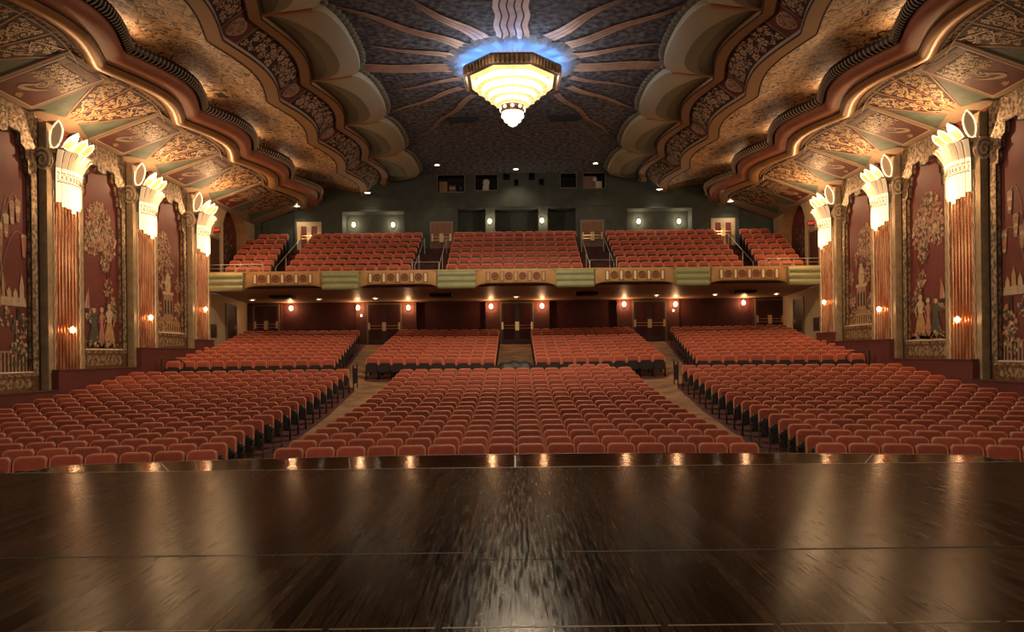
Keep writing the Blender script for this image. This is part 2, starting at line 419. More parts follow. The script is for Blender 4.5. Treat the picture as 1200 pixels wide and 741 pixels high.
# balcony floor tiers
NR = 7
def bz(r): return 4.95+.39*r
def byy(r): return 35.35+.8*r
for r in range(NR):
    for i in range(12): add_seat((i-5.5)*W, 0, '', zoff=bz(r)+.005, y=byy(r), flat=True)
    for s in (-1, 1):
        for i in range(11): add_seat(s*(5.0+W/2+i*W), 0, '', zoff=bz(r)+.005, y=byy(r), flat=True)
        x = 11.75+.1*r+W/2
        while x < 14.2: add_seat(s*x, 0, '', zoff=bz(r)+.005, y=byy(r), flat=True); x += W
for (xa, n_) in ((-9.35, 6), (-2.9, 2), (-1.1, 4), (1.85, 3), (6.55, 6)):
    for i in range(n_): add_seat(xa+W*i+.27, 0, '', zoff=bz(NR-1)+.12, y=40.95, flat=True)
seats.sort(key=lambda t: (t[4] == '', t[1]))
near = seats[:300]; far = seats[300:]
first = True
for (x, y, z, th, lab) in near:
    e = empty('theatre_seat', (x, y, z), lab, 'seat', 'red velvet theatre seats in the front rows', rz=-th)
    for p in protos:
        c = p if first else p.copy()
        if not first: COL.objects.link(c)
        c.parent = e
    first = False
mb = MB()
tb = back_mb(2); tc_ = cush_mb(1)
legt = MB(); legt.box(-.27, -.24, -.1, .08, 0, .6, 3); legt.box(.24, .27, -.1, .08, 0, .6, 3)
VR = []
rs = random.Random(3)
for (x, y, z, th, lab) in far:
    c, sn = math.cos(-th), math.sin(-th)
    for t, off in ((tb, 0), (tc_, 10), (legt, 0)):
        vs = [(x+a*c-b*sn, y+a*sn+b*c, z+h) for a, b, h in t.v]
        n = len(mb.v); mb.v += vs
        for f, m_ in zip(t.f, t.m):
            mb.f.append(tuple(n+i for i in f))
            mb.m.append((0 if m_ == 0 else 2) if t is tc_ else (0 if m_ == 0 else (1 if m_ == 1 else 2)))
o = mb.build('theatre_seats', [M['velvet_s'], M['pipe_s'], M['shell']], smooth=True)
tag(o, 'rows of red velvet seats from mid stalls to the back, and on the balcony', 'seats', kind='stuff')

# ------------------------------------------------------------------ side walls, columns, murals
def HX(Y, X0, amp, p=1.1, ph=20.7, per=5.0): return X0 - amp*abs(math.sin(PI*(Y-ph)/per))**p
XW = 14.45; XF = 14.15
sides = ((-1, 'left'), (1, 'right'))
def spiral(c, R, turns, n=40, r0=.06, a0=0, dr=1):
    return [(c[0]+(r0+(R-r0)*i/n)*math.cos(a0+dr*2*PI*turns*i/n), c[1]+(r0+(R-r0)*i/n)*math.sin(a0+dr*2*PI*turns*i/n)) for i in range(n+1)]
DT = [.57, 1.18, 1.9, 2.31]
for s, nm in sides:
    mb = MB()
    mb.box(s*XW, s*(XW+.3), 8, 34.0, -1.4, 9.4)
    w = mb.build('wall_'+nm, [M['mural']]); tag(w, kind='structure')
    # dado steps
    mb = MB()
    for (y0, y1), t in zip(((12, 22.4), (22.4, 27.4), (27.4, 32.4), (32.4, 34.0)), DT):
        mb.box(s*13.95, s*XW, y0, y1-.001, -1.3, t-.05, 0); mb.box(s*13.92, s*XW, y0, y1, t-.05, t, 1)
    tag(mb.build('trim_%d' % (3 if s < 0 else 4), [M['dado'], M['pier']]), kind='structure')
pos3 = ['nearest the stage', 'in the middle of the wall', 'beside the balcony end']
for s, nm in sides:
    for b_, Yc in enumerate((23.2, 28.2, 33.2)):
        zb = DT[b_+1]
        root = empty('fluted_column', (s*XF, Yc, zb), 'copper fluted light column on the %s wall, %s' % (nm, pos3[b_]), 'column')
        X = lambda a: s*a
        # pilaster body
        mb = MB()
        zs = DT[b_]
        mb.box(X(XF), X(XW), Yc-.95, Yc-.66, zs, 8.7, 0)
        mb.box(X(XF), X(XW), Yc+.66, Yc+.92, zb, 8.7, 0)
        mb.box(X(XF+.12), X(XW), Yc-.66, Yc+.66, zb, 8.6, 1)
        mb.build('pilaster', [M['goldpil'], M['copperd']], root)
        mb = MB(); nf = 8
        for i in range(nf):
            y = Yc-.6+1.2*i/(nf-1)
            P = []
            for k in range(7):
                a = PI*k/6
                P.append([(X(XF+.12-.1*math.sin(a)), y-.052*math.cos(a), zb), (X(XF+.12-.1*math.sin(a)), y-.052*math.cos(a), 6.9)])
            mb.grid(P)
        mb.build('flute', [M['copper']], root, smooth=True)
        # wavy bead edges
        mb = MB()
        for yy in (Yc-.66, Yc+.66):
            path = []
            z = zb if yy > Yc else zs
            while z < 7.0: path.append((X(XF-.015), yy+.02*math.sin(z*14), z)); z += .06
            mb.tube(path, .022, 5)
        mb.build('bead_edge', [M['cream_ln']], root, smooth=True)
        # volute
        mb = MB()
        sp = spiral((0, 0), .3, 2.2, 50, .05, a0=PI*.5, dr=1)
        path = [(X(XF+.12 - a*.95), Yc-.98, 7.55+c_*1.25) for a, c_ in sp]
        mb.tube(path, .045, 6, 1)
        mb.lathe([(0, -.03), (.3, -.03), (.3, .03), (0, .03)], (X(XF+.12), Yc-.93, 7.55), 16, 0, 'y')
        mb.build('volute', [M['goldpil'], M['cream_ln']], root, smooth=True)
        # glass capital : seven flaring leaves
        nfac = 7
        mb = MB(); mbd = MB()
        for i in range(nfac):
            def P_(u, t, z, i=i):
                # u 0..1 across facet, t flare 0..1
                q = (i+u)/nfac*2-1
                yy = Yc + q*(.62+.3*t)
                xx = XF - .06 - .2*math.cos(q*PI/2*.9) - .26*t + .05*math.cos(u*2*PI)
                return (X(xx), yy, z)
            low = 6.35 - .22*(1-abs(i-3)/3.) - .05*(i % 2)
            zz = [low, 6.7, 7.0, 7.25, 7.4, 7.6, 7.8, 7.95-.06*abs(i-3)/3]
            tt = [0, 0, 0, .05, .12, .35, .7, 1.0]
            G = [[P_(u/4, t, z) for z, t in zip(zz, tt)] for u in range(5)]
            if True:
                mb.grid([r[:5] for r in G], mi=0); mbd.grid([r[4:] for r in G], mi=0)
            # leaf edge fins
            for u in (0.0, 1.0):
                pa = [Vector(P_(u, t, z)) for z, t in zip(zz, tt)]
                mbd.tube([p + Vector((X(-.005), 0, 0)) for p in pa], .02, 4, 1)
        g = mb.build('glass_shade', [M['glass']], root, smooth=True)
        tag(g, 'glowing cream glass shade')
        mbd.build('flared_crown', [M['glassdim'], M['doordark']], root, smooth=True)
        # tracery band
        mb = MB()
        def PB(q, z): return (X(XF-.06-.22*math.cos(q*PI/2*.9)-.03), Yc+q*.64, z)
        for z0 in (6.98, 7.26):
            mb.tube([PB(-1+2*k/20, z0) for k in range(21)], .014, 4)
        for k in range(9):
            q0 = -.88+1.76*k/8
            mb.tube([PB(q0+.09*math.cos(t*PI/5), 7.12+.1*math.sin(t*PI/5)) for t in range(11)], .01, 4)
        mb.build('tracery_band', [M['p_dark']], root)
        # crown cap
        mb = MB()
        mb.box(X(XF-.42), X(XW), Yc-.75, Yc+.75, 7.93, 7.97)
        mb.build('cap', [M['goldpil']], root)
        # flames
        for j, (dy, tilt, hh) in enumerate(((-.62, -.1, .85), (-.15, .35, .75), (.3, .55, .72), (.62, .75, .7))):
            mb = MB()
            ax = Vector((X(-.55 if j else -.25), .9*tilt, 1)).normalized()
            side = Vector((X(-.35), 1, 0)).normalized() if j else Vector((X(-1), .3, 0)).normalized()
            base = Vector((X(XF-.1), Yc+dy-.12, 7.97))
            ring = []
            for k in range(25):
                t = 2*PI*k/24
                u = .5-.5*math.cos(t); wv = math.sin(t)*(.16 if u < .6 else .16*max(.0, (1-((u-.6)/.4)**2))**.6)
                ring.append(base + ax*hh*u + side*wv)
            mb.tube(ring, .026, 6, 0)
            cen = base + ax*hh*.5
            mb.add(ring[:24]+[cen], [(k, (k+1) % 24, 24) for k in range(24)], 1)
            mb.build('flame_leaf', [M['flamerim'], M['flame']], root, smooth=True)
        # small sconce on the flutes
        zl = [2.42, 3.06, 3.68][b_]
        sc = empty('wall_sconce', (s*(XF-.02), Yc+.05, zl), 'small glowing lamp on the %s wall copper column %s' % (nm, pos3[b_]), 'wall lamp', 'lamps on the fluted columns')
        mb = MB(); mb.lathe([(0, 0), (.07, 0), (.07, .02), (.02, .05), (.02, .1), (0, .1)], (s*(XF+.0), Yc+.05, zl), 10, 0, 'x', -s)
        mb.build('bracket', [M['brass']], sc, smooth=True)
        mb = MB(); mb.lathe([(0, -.09), (.05, -.06), (.075, 0), (.06, .06), (0, .11)], (s*(XF-.14), Yc+.05, zl), 12)
        mb.build('bulb', [M['bulb']], sc, smooth=True)
        point('sconce_light', (s*(XF-.32), Yc-.05, zl), 10, AMB, .07, sc)
        # lamps of the capital: one washes the ceiling leaves, one the flutes
        point('capital_light', (s*(XF-.95), Yc+.1, 8.25), 150, (1, .6, .3), .18, root)
        point('flute_light', (s*(XF-.9), Yc, 6.4), 45, (1, .55, .25), .2, root)

# murals
def mural_painting(kind, s, Ym, z0, z1, root):
    R = random.Random(kind*10+(1 if s > 0 else 0)+5)
    fn = lambda a, b, d: (s*(XW-.02-d), Ym+a, b)
    T = MB(); Fg = MB()
    mats = [M['p_tan'], M['p_pink'], M['p_green'], M['p_dark'], M['p_cream'], M['p_gold']]
    def blossom(mbx, a, b, r, n, rr=(.04, .1), mis=(0, 0, 1, 2, 4)):
        for _ in range(n):
            t = R.uniform(0, 2*PI); q = r*math.sqrt(R.random())
            x_, y_ = a+q*math.cos(t), b+q*1.15*math.sin(t)
            if abs(x_) > 1.1: continue
            c = R.uniform(*rr)
            mbx.disc(x_, y_, c, fn, R.choice(mis), .004+.012*R.random(), R.choice((5, 6, 7)), R.uniform(.4, 1), R.uniform(0, 3))
    def poly(mbx, pts, mi, d=.01):
        mbx.add([fn(a, b, d) for a, b in pts], [tuple(range(len(pts)))], mi)
    if kind == 1:
        for k in range(9):          # drooping plumes
            a0 = R.uniform(-.2, .3); a1 = -1.0+2.0*k/8; top = R.uniform(5.0, 6.4)
            pts = [(a0*(1-t)+a1*t*abs(t)**.3*1.0, 3.3+(top-3.3)*math.sin(t*PI*.62)/math.sin(PI*.5)) for t in [i/16 for i in range(17)]]
            T.ribbon(pts, .022, fn, 0, .012)
            e = pts[-1]
            for q in range(7): T.disc(e[0], e[1]-.09*q, .13-.008*q, fn, R.choice((0, 1, 4)), .014+.001*q, 8, .7)
        T.ribbon([(0, 3.0), (.05, 4), (0, 5)], .05, fn, 0, .011)
        poly(Fg, [(-1.1, 3.05), (1.1, 3.05), (1.05, 3.3), (-1.05, 3.3)], 4)
        for k in range(8):
            a = -1+.27*k; h = R.uniform(.25, .75)
            poly(Fg, [(a-.1, 3.3), (a+.1, 3.3), (a+.09, 3.3+h*.5), (a, 3.3+h), (a-.09, 3.3+h*.5)], R.choice((4, 0, 5)), .012)
        for a in (-.85, .75): poly(Fg, [(a-.1, 1.6), (a+.1, 1.6), (a+.07, 3.0), (a-.07, 3.0)], 3)
        poly(Fg, [(-1.1, z0), (1.1, z0), (1.1, 1.75), (-1.1, 1.75)], 0, .008)
        for k in range(14): poly(Fg, [(-1.05+.155*k, z0), (-.98+.155*k, z0), (-.98+.155*k, 1.7), (-1.05+.155*k, 1.7)], 3, .01)
        for a, b in ((.75, 1.7), (-.8, 1.6), (.9, 2.3)): blossom(Fg, a, b, .42, 60, (.05, .1), (1, 4, 2, 2, 5))
        for a in (-.3, .2): blossom(Fg, a, 2.7, .25, 20, (.04, .08), (0, 2, 4))
    else:
        top = [0, 0, 5.9, 5.6][kind]
        if kind == 2:
            T.ribbon([(.25, z0+1.2), (.45, z0+2.2), (.35, z0+3), (.1, z0+3.8), (.0, z0+4.6)], lambda t: .06*(1-.5*t), fn, 3, .006)
            T.ribbon([(.45, z0+2.4), (.7, z0+3.0), (.8, z0+3.6)], .025, fn, 3, .006)
            for (a, b, r, n) in ((-.1, 6.1, .75, 330), (-.55, 5.6, .5, 140), (.45, 5.6, .55, 170), (.3, 4.95, .35, 70), (.45, 4.0, .28, 40), (.7, 3.5, .22, 26)): blossom(T, a, b, r, n, (.035, .09))
        else:
            T.ribbon([(-.75, z0+.2), (-.7, z0+2), (-.8, z0+3.2), (-.5, z0+4)], .06, fn, 3, .006)
            T.ribbon([(.85, z0), (.8, z0+2), (.9, z0+3.5)], .05, fn, 0, .006)
            for (a, b, r, n) in ((-.4, 6.0, .6, 200), (-.7, 5.4, .4, 90), (.1, 5.3, .4, 80), (-.5, 4.6, .35, 60), (.85, 4.6, .3, 50), (.9, 3.6, .25, 40), (-.9, 3.4, .25, 40)): blossom(T, a, b, r, n, (.035, .085))
        if kind == 2:
            # three standing figures in long robes and a small sail
            def fig(a, h, body, skirt, w):
                poly(Fg, [(a-w, z0+.05), (a+w, z0+.05), (a+w*.55, z0+h*.45), (a+w*.28, z0+h*.6), (a-w*.28, z0+h*.6), (a-w*.6, z0+h*.4)], skirt, .014)
                poly(Fg, [(a-w*.3, z0+h*.58), (a+w*.3, z0+h*.58), (a+w*.5, z0+h*.82), (a+w*.12, z0+h*.87), (a-w*.12, z0+h*.87), (a-w*.5, z0+h*.8)], body, .016)
                Fg.disc(a, z0+h*.93, h*.065, fn, 4, .018, 10, 1.2, PI/2)
                Fg.disc(a+.01, z0+h*.975, h*.06, fn, 3, .017, 8, .8)
                Fg.ribbon([(a-w*.45, z0+h*.8), (a-w*.8, z0+h*.65), (a-w*.3, z0+h*.6)], .05, fn, body, .02)
                Fg.ribbon([(a+w*.45, z0+h*.8), (a+w*.85, z0+h*.68), (a+w*.6, z0+h*.5)], .05, fn, body, .02)
            fig(-.45, 1.45, 2, 2, .42); fig(.02, 1.5, 1, 1, .24); fig(.5, 1.65, 4, 5, .42)
            poly(Fg, [(-1.02, z0+1.25), (-.62, z0+1.25), (-.7, z0+1.4), (-.98, z0+1.4)], 3)
            poly(Fg, [(-.98, z0+1.4), (-.68, z0+1.4), (-.74, z0+2.15)], 1); poly(Fg, [(-1.0, z0+1.42), (-.88, z0+1.42), (-.84, z0+2.0)], 4, .013)
            blossom(Fg, 0, z0+.12, 1.1, 0)
            for _ in range(130): Fg.disc(R.uniform(-1.08, 1.08), z0+abs(R.gauss(0, .14))+.04, R.uniform(.03, .08), fn, R.choice((0, 4, 1, 5, 2)), .022, 6, .8)
            blossom(Fg, .85, z0+1.3, .28, 60, (.03, .07), (2, 2, 0, 1)); blossom(Fg, -.7, z0+1.15, .25, 40, (.03, .07), (4, 0, 1))
        if kind == 3:
            # domed pavilion with balustrade
            poly(Fg, [(-.45, z0+.5), (.35, z0+.5), (.35, z0+1.6), (-.45, z0+1.6)], 0)
            poly(Fg, [(-.55, z0+1.6), (.45, z0+1.6), (.4, z0+1.72), (-.5, z0+1.72)], 4, .012)
            for k in range(3): poly(Fg, [(-.36+.25*k, z0+.8), (-.22+.25*k, z0+.8), (-.22+.25*k, z0+1.3), (-.29+.25*k, z0+1.42), (-.36+.25*k, z0+1.3)], 3, .014)
            poly(Fg, [(-.42+.2, z0+1.72), (.12+.0, z0+1.72), (.2, z0+2.0), (.12, z0+2.35), (-.05, z0+2.6), (-.05, z0+2.85), (-.07, z0+2.6), (-.24, z0+2.35), (-.32, z0+2.0)], 4, .013)
            poly(Fg, [(-1.08, z0+.02), (1.08, z0+.02), (1.0, z0+.5), (-1.0, z0+.5)], 5, .009)
            for k in range(10): poly(Fg, [(-.9+.2*k, z0+.1), (-.83+.2*k, z0+.1), (-.83+.2*k, z0+.42), (-.9+.2*k, z0+.42)], 3, .011)
            for a, b in ((-.85, .9), (.8, 1.1), (.6, .4), (-.6, .3)): blossom(Fg, a, z0+b, .32, 60, (.03, .08), (2, 0, 1, 4))
    T.build('painted_tree', mats, root); Fg.build('painted_scene', mats, root)
MB0 = [1.12, 1.81, 2.53]; PL0 = [.57, 1.18, 1.9]
mdesc = [['painted wall panel of drooping plumes over a pale ledge, %s wall', 'painted wall panel of a blossoming tree above robed figures, %s wall', 'painted wall panel of a domed pavilion under trees, %s wall']]
for s, nm in sides:
    for b_, Yc in enumerate((18.2, 23.2, 28.2)):
        Ym = Yc+2.38; z0 = MB0[b_]
        root = empty('mural', (s*XW, Ym, PL0[b_]), mdesc[0][b_] % nm, 'mural')
        op = [(-1.18, z0), (-1.18, 6.95), (-1.05, 7.0), (-1.05, 7.35), (-.95, 7.4), (-.92, 7.7), (-.75, 7.8), (-.72, 8.1), (-.32, 8.12), (-.3, 7.98), (0, 7.92)]
        op = op + [(-a, b) for a, b in reversed(op[:-1])]
        ou = []
        for a, b in op:
            if b <= 6.96: ou.append((math.copysign(1.48, a), b if b > z0 else z0-.12))
            else: ou.append((math.copysign(1.52, a) if abs(a) > 1 else a*1.5, 8.86 if abs(a) < 1.0 else (8.86 if b > 7.1 else 7.9)))
        n = len(op); mb = MB()
        fn = lambda a, b, d: (s*(XW-d), Ym+a, b)
        for i in range(n-1):
            q = [op[i], op[i+1], ou[i+1], ou[i]]
            mb.prism(q, fn, .0, .12)
        mb.prism([(-1.48, z0-.12), (1.48, z0-.12), (1.18, z0), (-1.18, z0)], fn, 0, .12)
        mb.build('frame', [M['goldpat']], root)
        mb = MB()
        for i in range(n-1):
            a, c = op[i], op[i+1]
            mb.tube([fn(a[0], a[1], .13), fn(c[0], c[1], .13)], .025, 5)
        mb.tube([fn(-1.18, z0, .13), fn(1.18, z0, .13)], .03, 5, 1)
        mb.build('inner_rim', [M['p_dark'], M['cream_ln']], root)
        mb = MB(); mb.prism(op, fn, .0, .012); mb.build('panel', [M['mural']], root)
        mb = MB(); mb.box(s*(XW-.1), s*XW, Ym-1.48, Ym+1.48, PL0[b_], z0-.12, 0)
        mb.box(s*(XW-.11), s*(XW-.1), Ym-1.15, Ym+1.15, PL0[b_]+.1, z0-.2, 1)
        mb.build('plinth', [M['bronze'], M['goldpat']], root)
        mb = MB(); mb.box(s*(XW-.06), s*XW, Ym+1.5, Ym+1.68, PL0[b_], 8.7, 0); mb.build('dark_reveal', [M['p_dark']], root)
        mural_painting(b_+1, s, Ym, z0, 8, root)

# ------------------------------------------------------------------ ceiling tiers
Y0, Y1 = 12.0, BY
def sweep(mb, s, sec, mi=0, y0=Y0, y1=Y1, step=.12, p=1.1):
    """sec: (X, h, amp) points"""
    P = []; n = int((y1-y0)/step)
    for i in range(n+1):
        y = y0+(y1-y0)*i/n
        P.append([(s*HX(y, X, amp, p), y, EYE+h) for X, h, amp in sec])
    mb.grid(P, mi=mi)
CH = 10.1
mb = MB()
mb.box(-15.2, 15.2, 10, BY+.3, EYE+CH, EYE+CH+.2)
ceiling = mb.build('ceiling', [M['ceil']]); tag(ceiling, kind='structure')
def soff(X): return EYE + 7.38 + (14.4-X)*.37
def scrollpanel(mb, fn, a0, a1, b0, b1, R, inside, mv=1, n=9, size=.16, ros=True, w=.03):
    """filigree of vines and ringed rosettes over a patch given in metres, spaced so that the dark ground shows"""
    got = []; tries = 0
    while len(got) < n and tries < n*25:
        tries += 1
        a, b = R.uniform(a0, a1), R.uniform(b0, b1); r = R.choice((.55, .75, .75, 1.0))*size
        if not inside(a, b): continue
        if any(math.hypot(a-p, b-q) < (r+t)*.98 for p, q, t in got): continue
        got.append((a, b, r))
    for a, b, r in got:
        if R.random() < .4:
            sp = spiral((a, b), r*1.05, 1.5, 18, .015, R.uniform(0, 6), R.choice((-1, 1)))
            sp = [p for p in sp if inside(*p)]
            if len(sp) > 3: mb.ribbon(sp, w, fn, mv, .012)
            mb.disc(a, b, r*.25, fn, mv, .014, 6)
        else:
            k5 = R.choice((5, 6)); ph = R.uniform(0, 3)
            for k in range(k5):
                t = ph+2*PI*k/k5; q = (a+r*.62*math.cos(t), b+r*.62*math.sin(t))
                if inside(*q): mb.disc(q[0], q[1], r*.36, fn, mv, .010, 6)
            mb.disc(a, b, r*.42, fn, 0, .013, 8); mb.disc(a, b, r*.27, fn, mv, .016, 7)
        t = R.uniform(0, 6)
        for sg in (0, 2.1, 4.2):
            q = [(a+(r+w+size*.5*k/4)*math.cos(t+sg+.25*k), b+(r+w+size*.5*k/4)*math.sin(t+sg+.25*k)) for k in range(5)]
            if all(inside(*p) for p in q): mb.ribbon(q, lambda u: w*.8*(1-u)+.008, fn, mv, .009)
tn = 5
for s, nm in sides:
    # canopy root
    can = empty('trim_%d' % tn, (s*12, 20, 9.5), kind='structure'); tn += 1
    mb = MB()
    P = []; n = 240
    for i in range(n+1):
        y = Y0+(Y1-Y0)*i/n; xe = HX(y, 11.95, .62)
        P.append([(s*(14.45+(xe-14.45)*k/6), y, soff(14.45+(xe-14.45)*k/6)) for k in range(7)])
    mb.grid(P)
    mb.build('soffit', [M['soffit']], can, smooth=True)
    mb = MB()
    sweep(mb, s, [(11.95, 8.29, .62), (11.85, 8.2, .62), (11.68, 8.16, .62), (11.52, 8.22, .62), (11.42, 8.36, .62)], 0)
    mb.build('gold_lip', [M['goldlip']], can, smooth=True)
    mb = MB()
    sweep(mb, s, [(11.42, 8.36, .62), (11.2, 8.38, .62), (11.02, 8.44, .62), (10.95, 8.55, .62), (10.93, 8.75, .62), (11.1, 8.85, .62)], 0)
    mb.build('salmon_cornice', [M['salmon']], can, smooth=True)
    mb = MB()
    step = .075; n = int((Y1-Y0)/step)
    path = [(s*HX(Y0+i*step, 10.85, .62), Y0+i*step, EYE+8.83) for i in range(n)]
    mb.tube(path, .16, 8, 0, rf=lambda i: .19 if i % 2 else .12)
    mb.build('ribbed_coil', [M['coil']], can)
    mb = MB()
    for i in range(0, n, 2):
        y = Y0+i*step; x = HX(y, 10.85, .62)
        mb.tube([(s*(x+.19*math.cos(t)), y+.02, EYE+8.83+.19*math.sin(t)) for t in (-3.2, -2.8, -2.4, -2.0, -1.6)], .019, 4, 0)
    mb.build('coil_teeth', [M['coilrim']], can)
    mb = MB()
    sweep(mb, s, [(11.2, 8.9, .62), (11.3, 9.35, .4), (10.9, 9.42, .3), (9.8, 9.3, .45), (8.55, 9.03, .45)], 0)
    mb.build('arabesque_vault', [M['arab']], can, smooth=True)
    mb = MB()
    sweep(mb, s, [(8.6, 9.02, .45), (8.59, 8.92, .45), (8.16, 8.94, .45), (8.12, 9.1, .45)], 0)
    mb.build('gold_border', [M['border']], can)
    mb = MB()
    sweep(mb, s, [(7.42, 9.62, .45), (7.4, 9.52, .45), (7.06, 9.54, .45), (7.02, 9.8, .45)], 0)
    mb.build('gold_border', [M['border']], can)
    mb = MB()
    for (X_, h_, a_, r_, m_) in ((11.98, 8.27, .62, .022, 0), (11.44, 8.33, .62, .025, 0), (8.6, 8.93, .45, .03, 0), (8.15, 8.95, .45, .03, 0), (7.42, 9.52, .45, .025, 0), (7.05, 9.54, .45, .025, 0), (12.16, 8.19, .62, .012, 1)):
        mb.tube([(s*HX(Y0+.15*q, X_, a_), Y0+.15*q, EYE+h_) for q in range(int((Y1-Y0)/.15)+1)], r_, 5, m_)
    mb.build('moulding_line', [M['p_dark'], M['cream_ln']], can, smooth=True)
    # floral panel band, bay by bay
    def PBnd(y, t, d=0.0):
        X = HX(y, 8.14, .45)*(1-t)+HX(y, 7.42, .45)*t; h = 9.06*(1-t)+9.6*t
        return (s*(X+d*.6), y, EYE+h-d*.8)
    R = random.Random(11)
    bay = 20.7-10
    while bay < BY-.5:
        for (ya, yb, big) in ((bay-.55, bay+.55, False), (bay+.55, bay+4.45, True)):
            ya_, yb_ = max(ya, Y0), min(yb, BY-.02)
            if yb_-ya_ < .2: continue
            mb = MB(); n = 20 if big else 8
            mb.grid([[PBnd(ya_+(yb_-ya_)*i/n, t/3) for t in range(4)] for i in range(n+1)], mi=0)
            fn = lambda a, b, d: PBnd(a, b/.9, d)
            ins = lambda a, b: ya_+.12 < a < yb_-.12 and .1 < b < .8
            if big:
                scrollpanel(mb, fn, ya_, yb_, .05, .85, R, ins, 1, 70, .19, True, .034)
            else:
                c0 = (ya_+yb_)/2
                mb.ribbon([(c0+.34*math.cos(2*PI*k/24), .45+.3*math.sin(2*PI*k/24)) for k in range(25)], .04, fn, 1, .012)
                scrollpanel(mb, fn, c0-.3, c0+.3, .2, .7, R, lambda a, b: math.hypot((a-c0)/.34, (b-.45)/.3) < .95, 1, 30, .075, True, .018)
            for ye in (ya_, yb_):
                mb.ribbon([(ye, 0), (ye, .3), (ye, .6), (ye, .9)], .09, fn, 2, .025)
            mb.build('floral_panel', [M['panelred'] if not big else M['scrolld'], M['scroll'], M['border']], can)
        bay += 5
    # shells
    bay = 15.7
    while bay < 40:
        yb = bay+5
        def outer(u, k):   # u 0..1 along the lobe, k 0..1 from border to rim
            y = bay+5*u
            xi = HX(y, 7.02, .45)
            xo = 5.6 - .55*(max(0, 1-abs(2*u-1)**2.6))**.6
            # fan the inner lines a little so that the bands follow the lobe
            kk = k
            X = xi+(xo-xi)*kk
            h = 9.66 + .16*kk - .22*math.sin(PI*kk)*(max(0, math.sin(PI*u)))**.5
            return (s*X, y, EYE+h)
        nu = 28
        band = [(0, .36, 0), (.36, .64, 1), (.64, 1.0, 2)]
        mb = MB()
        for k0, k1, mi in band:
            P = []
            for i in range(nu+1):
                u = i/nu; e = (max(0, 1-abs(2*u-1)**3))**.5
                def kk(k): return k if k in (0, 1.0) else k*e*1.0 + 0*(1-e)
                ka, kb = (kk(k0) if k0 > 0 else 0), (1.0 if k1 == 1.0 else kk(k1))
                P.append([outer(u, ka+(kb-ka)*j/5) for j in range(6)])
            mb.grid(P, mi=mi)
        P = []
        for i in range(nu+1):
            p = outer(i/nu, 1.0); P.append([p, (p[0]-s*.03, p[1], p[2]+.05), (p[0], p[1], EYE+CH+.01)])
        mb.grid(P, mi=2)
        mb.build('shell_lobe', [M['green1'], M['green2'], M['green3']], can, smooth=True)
        mb = MB()
        for i in range(17):     # little scallops on the ceiling behind the rim
            u = (i+.5)/17; p = outer(u, 1.0)
            mb.lathe([(0, -.04), (.13, -.03), (.15, .0), (.15, .05)], (p[0]-s*.07, p[1], EYE+CH-.06), 12)
        mb.build('rim_scallop', [M['green2']], can, smooth=True)
        mb = MB()
        pa = outer(0, 0); pb = outer(0, 1)
        mb.tube([(pa[0]+(pb[0]-pa[0])*k/4, pa[1], pa[2]+(pb[2]-pa[2])*k/4-.02) for k in range(5)], .05, 6)
        mb.build('seam_rib', [M['salmon']], can, smooth=True)
        bay += 5
    for k in range(5):
        y = 15.5+5*k
        cv = area('cove_light', (s*11.05, y, EYE+9.1), (s*9.2, y, EYE+9.45), 42, (1, .62, .34), 4.6, .12)
    # fans, red soffit paintings, green spandrels
    R = random.Random(23)
    for Yc in (18.2, 23.2, 28.2, 33.2, 38.2):
        def fnS(a, b, d):   # a = along Y from column, b = distance from wall
            X = 14.4-b; return (s*X, Yc+a, soff(X)-d)
        for (t0, t1) in ((-34, -13), (-11, 11), (13, 34)):
            mb = MB(); t0r, t1r = math.radians(t0), math.radians(t1)
            pts = []
            r0, r1 = .7, 2.55
            pts.append((r0*math.tan(t0r)*1.0, r0)); 
            nn = 5
            for k in range(nn*4+1):
                t = t0r+(t1r-t0r)*k/(nn*4); rr = r1-.0+.07*abs(math.sin(PI*k/4))+.25*math.cos(t*1.6)-.15
                pts.append((rr*math.tan(t)*1.0, rr))
            pts.append((r0*math.tan(t1r), r0))
            def dens(pts):
                out = []
                for i in range(len(pts)):
                    a, b = pts[i], pts[(i+1) % len(pts)]; k = max(1, int(math.hypot(b[0]-a[0], b[1]-a[1])/.3))
                    for j in range(k): out.append((a[0]+(b[0]-a[0])*j/k, a[1]+(b[1]-a[1])*j/k))
                return out
            mb.prism(dens(pts), fnS, -.0, .012, 0)
            ins = lambda a, b: r0+.05 < b < r1-.02 and t0r+.03 < math.atan2(a, b) < t1r-.03
            f2 = lambda a, b, d: fnS(a, b, d+.006)
            scrollpanel(mb, f2, -1.6, 1.6, r0, r1, R, ins, 1, 48, .15, True, .034)
            # main wandering stem
            tm = (t0r+t1r)/2
            mb.ribbon([(math.tan(tm+.13*math.sin(k*.9))*(r0+(r1-r0)*k/16), r0+(r1-r0)*k/16) for k in range(17)], .045, f2, 1, .02)
            mb.build('lattice_fan', [M['scrolld'], M['scroll']], can)
        mb = MB()
        for t in (-36, -12, 12, 36):
            tr = math.radians(t); mb.ribbon([(math.tan(tr)*q, q) for q in (.5, 1.2, 1.9, 2.75)], .05, fnS, 0, .02)
        mb.build('fan_rib', [M['salmon']], can)
        mb = MB()
        for sg in (-1, 1):
            mb.prism([(sg*.35, .45), (sg*1.5, .12), (sg*1.5, 1.9), (sg*.55, .75)], fnS, .0, .01)
        mb.build('green_spandrel', [M['grgrey']], can)
        Ym = Yc+2.5
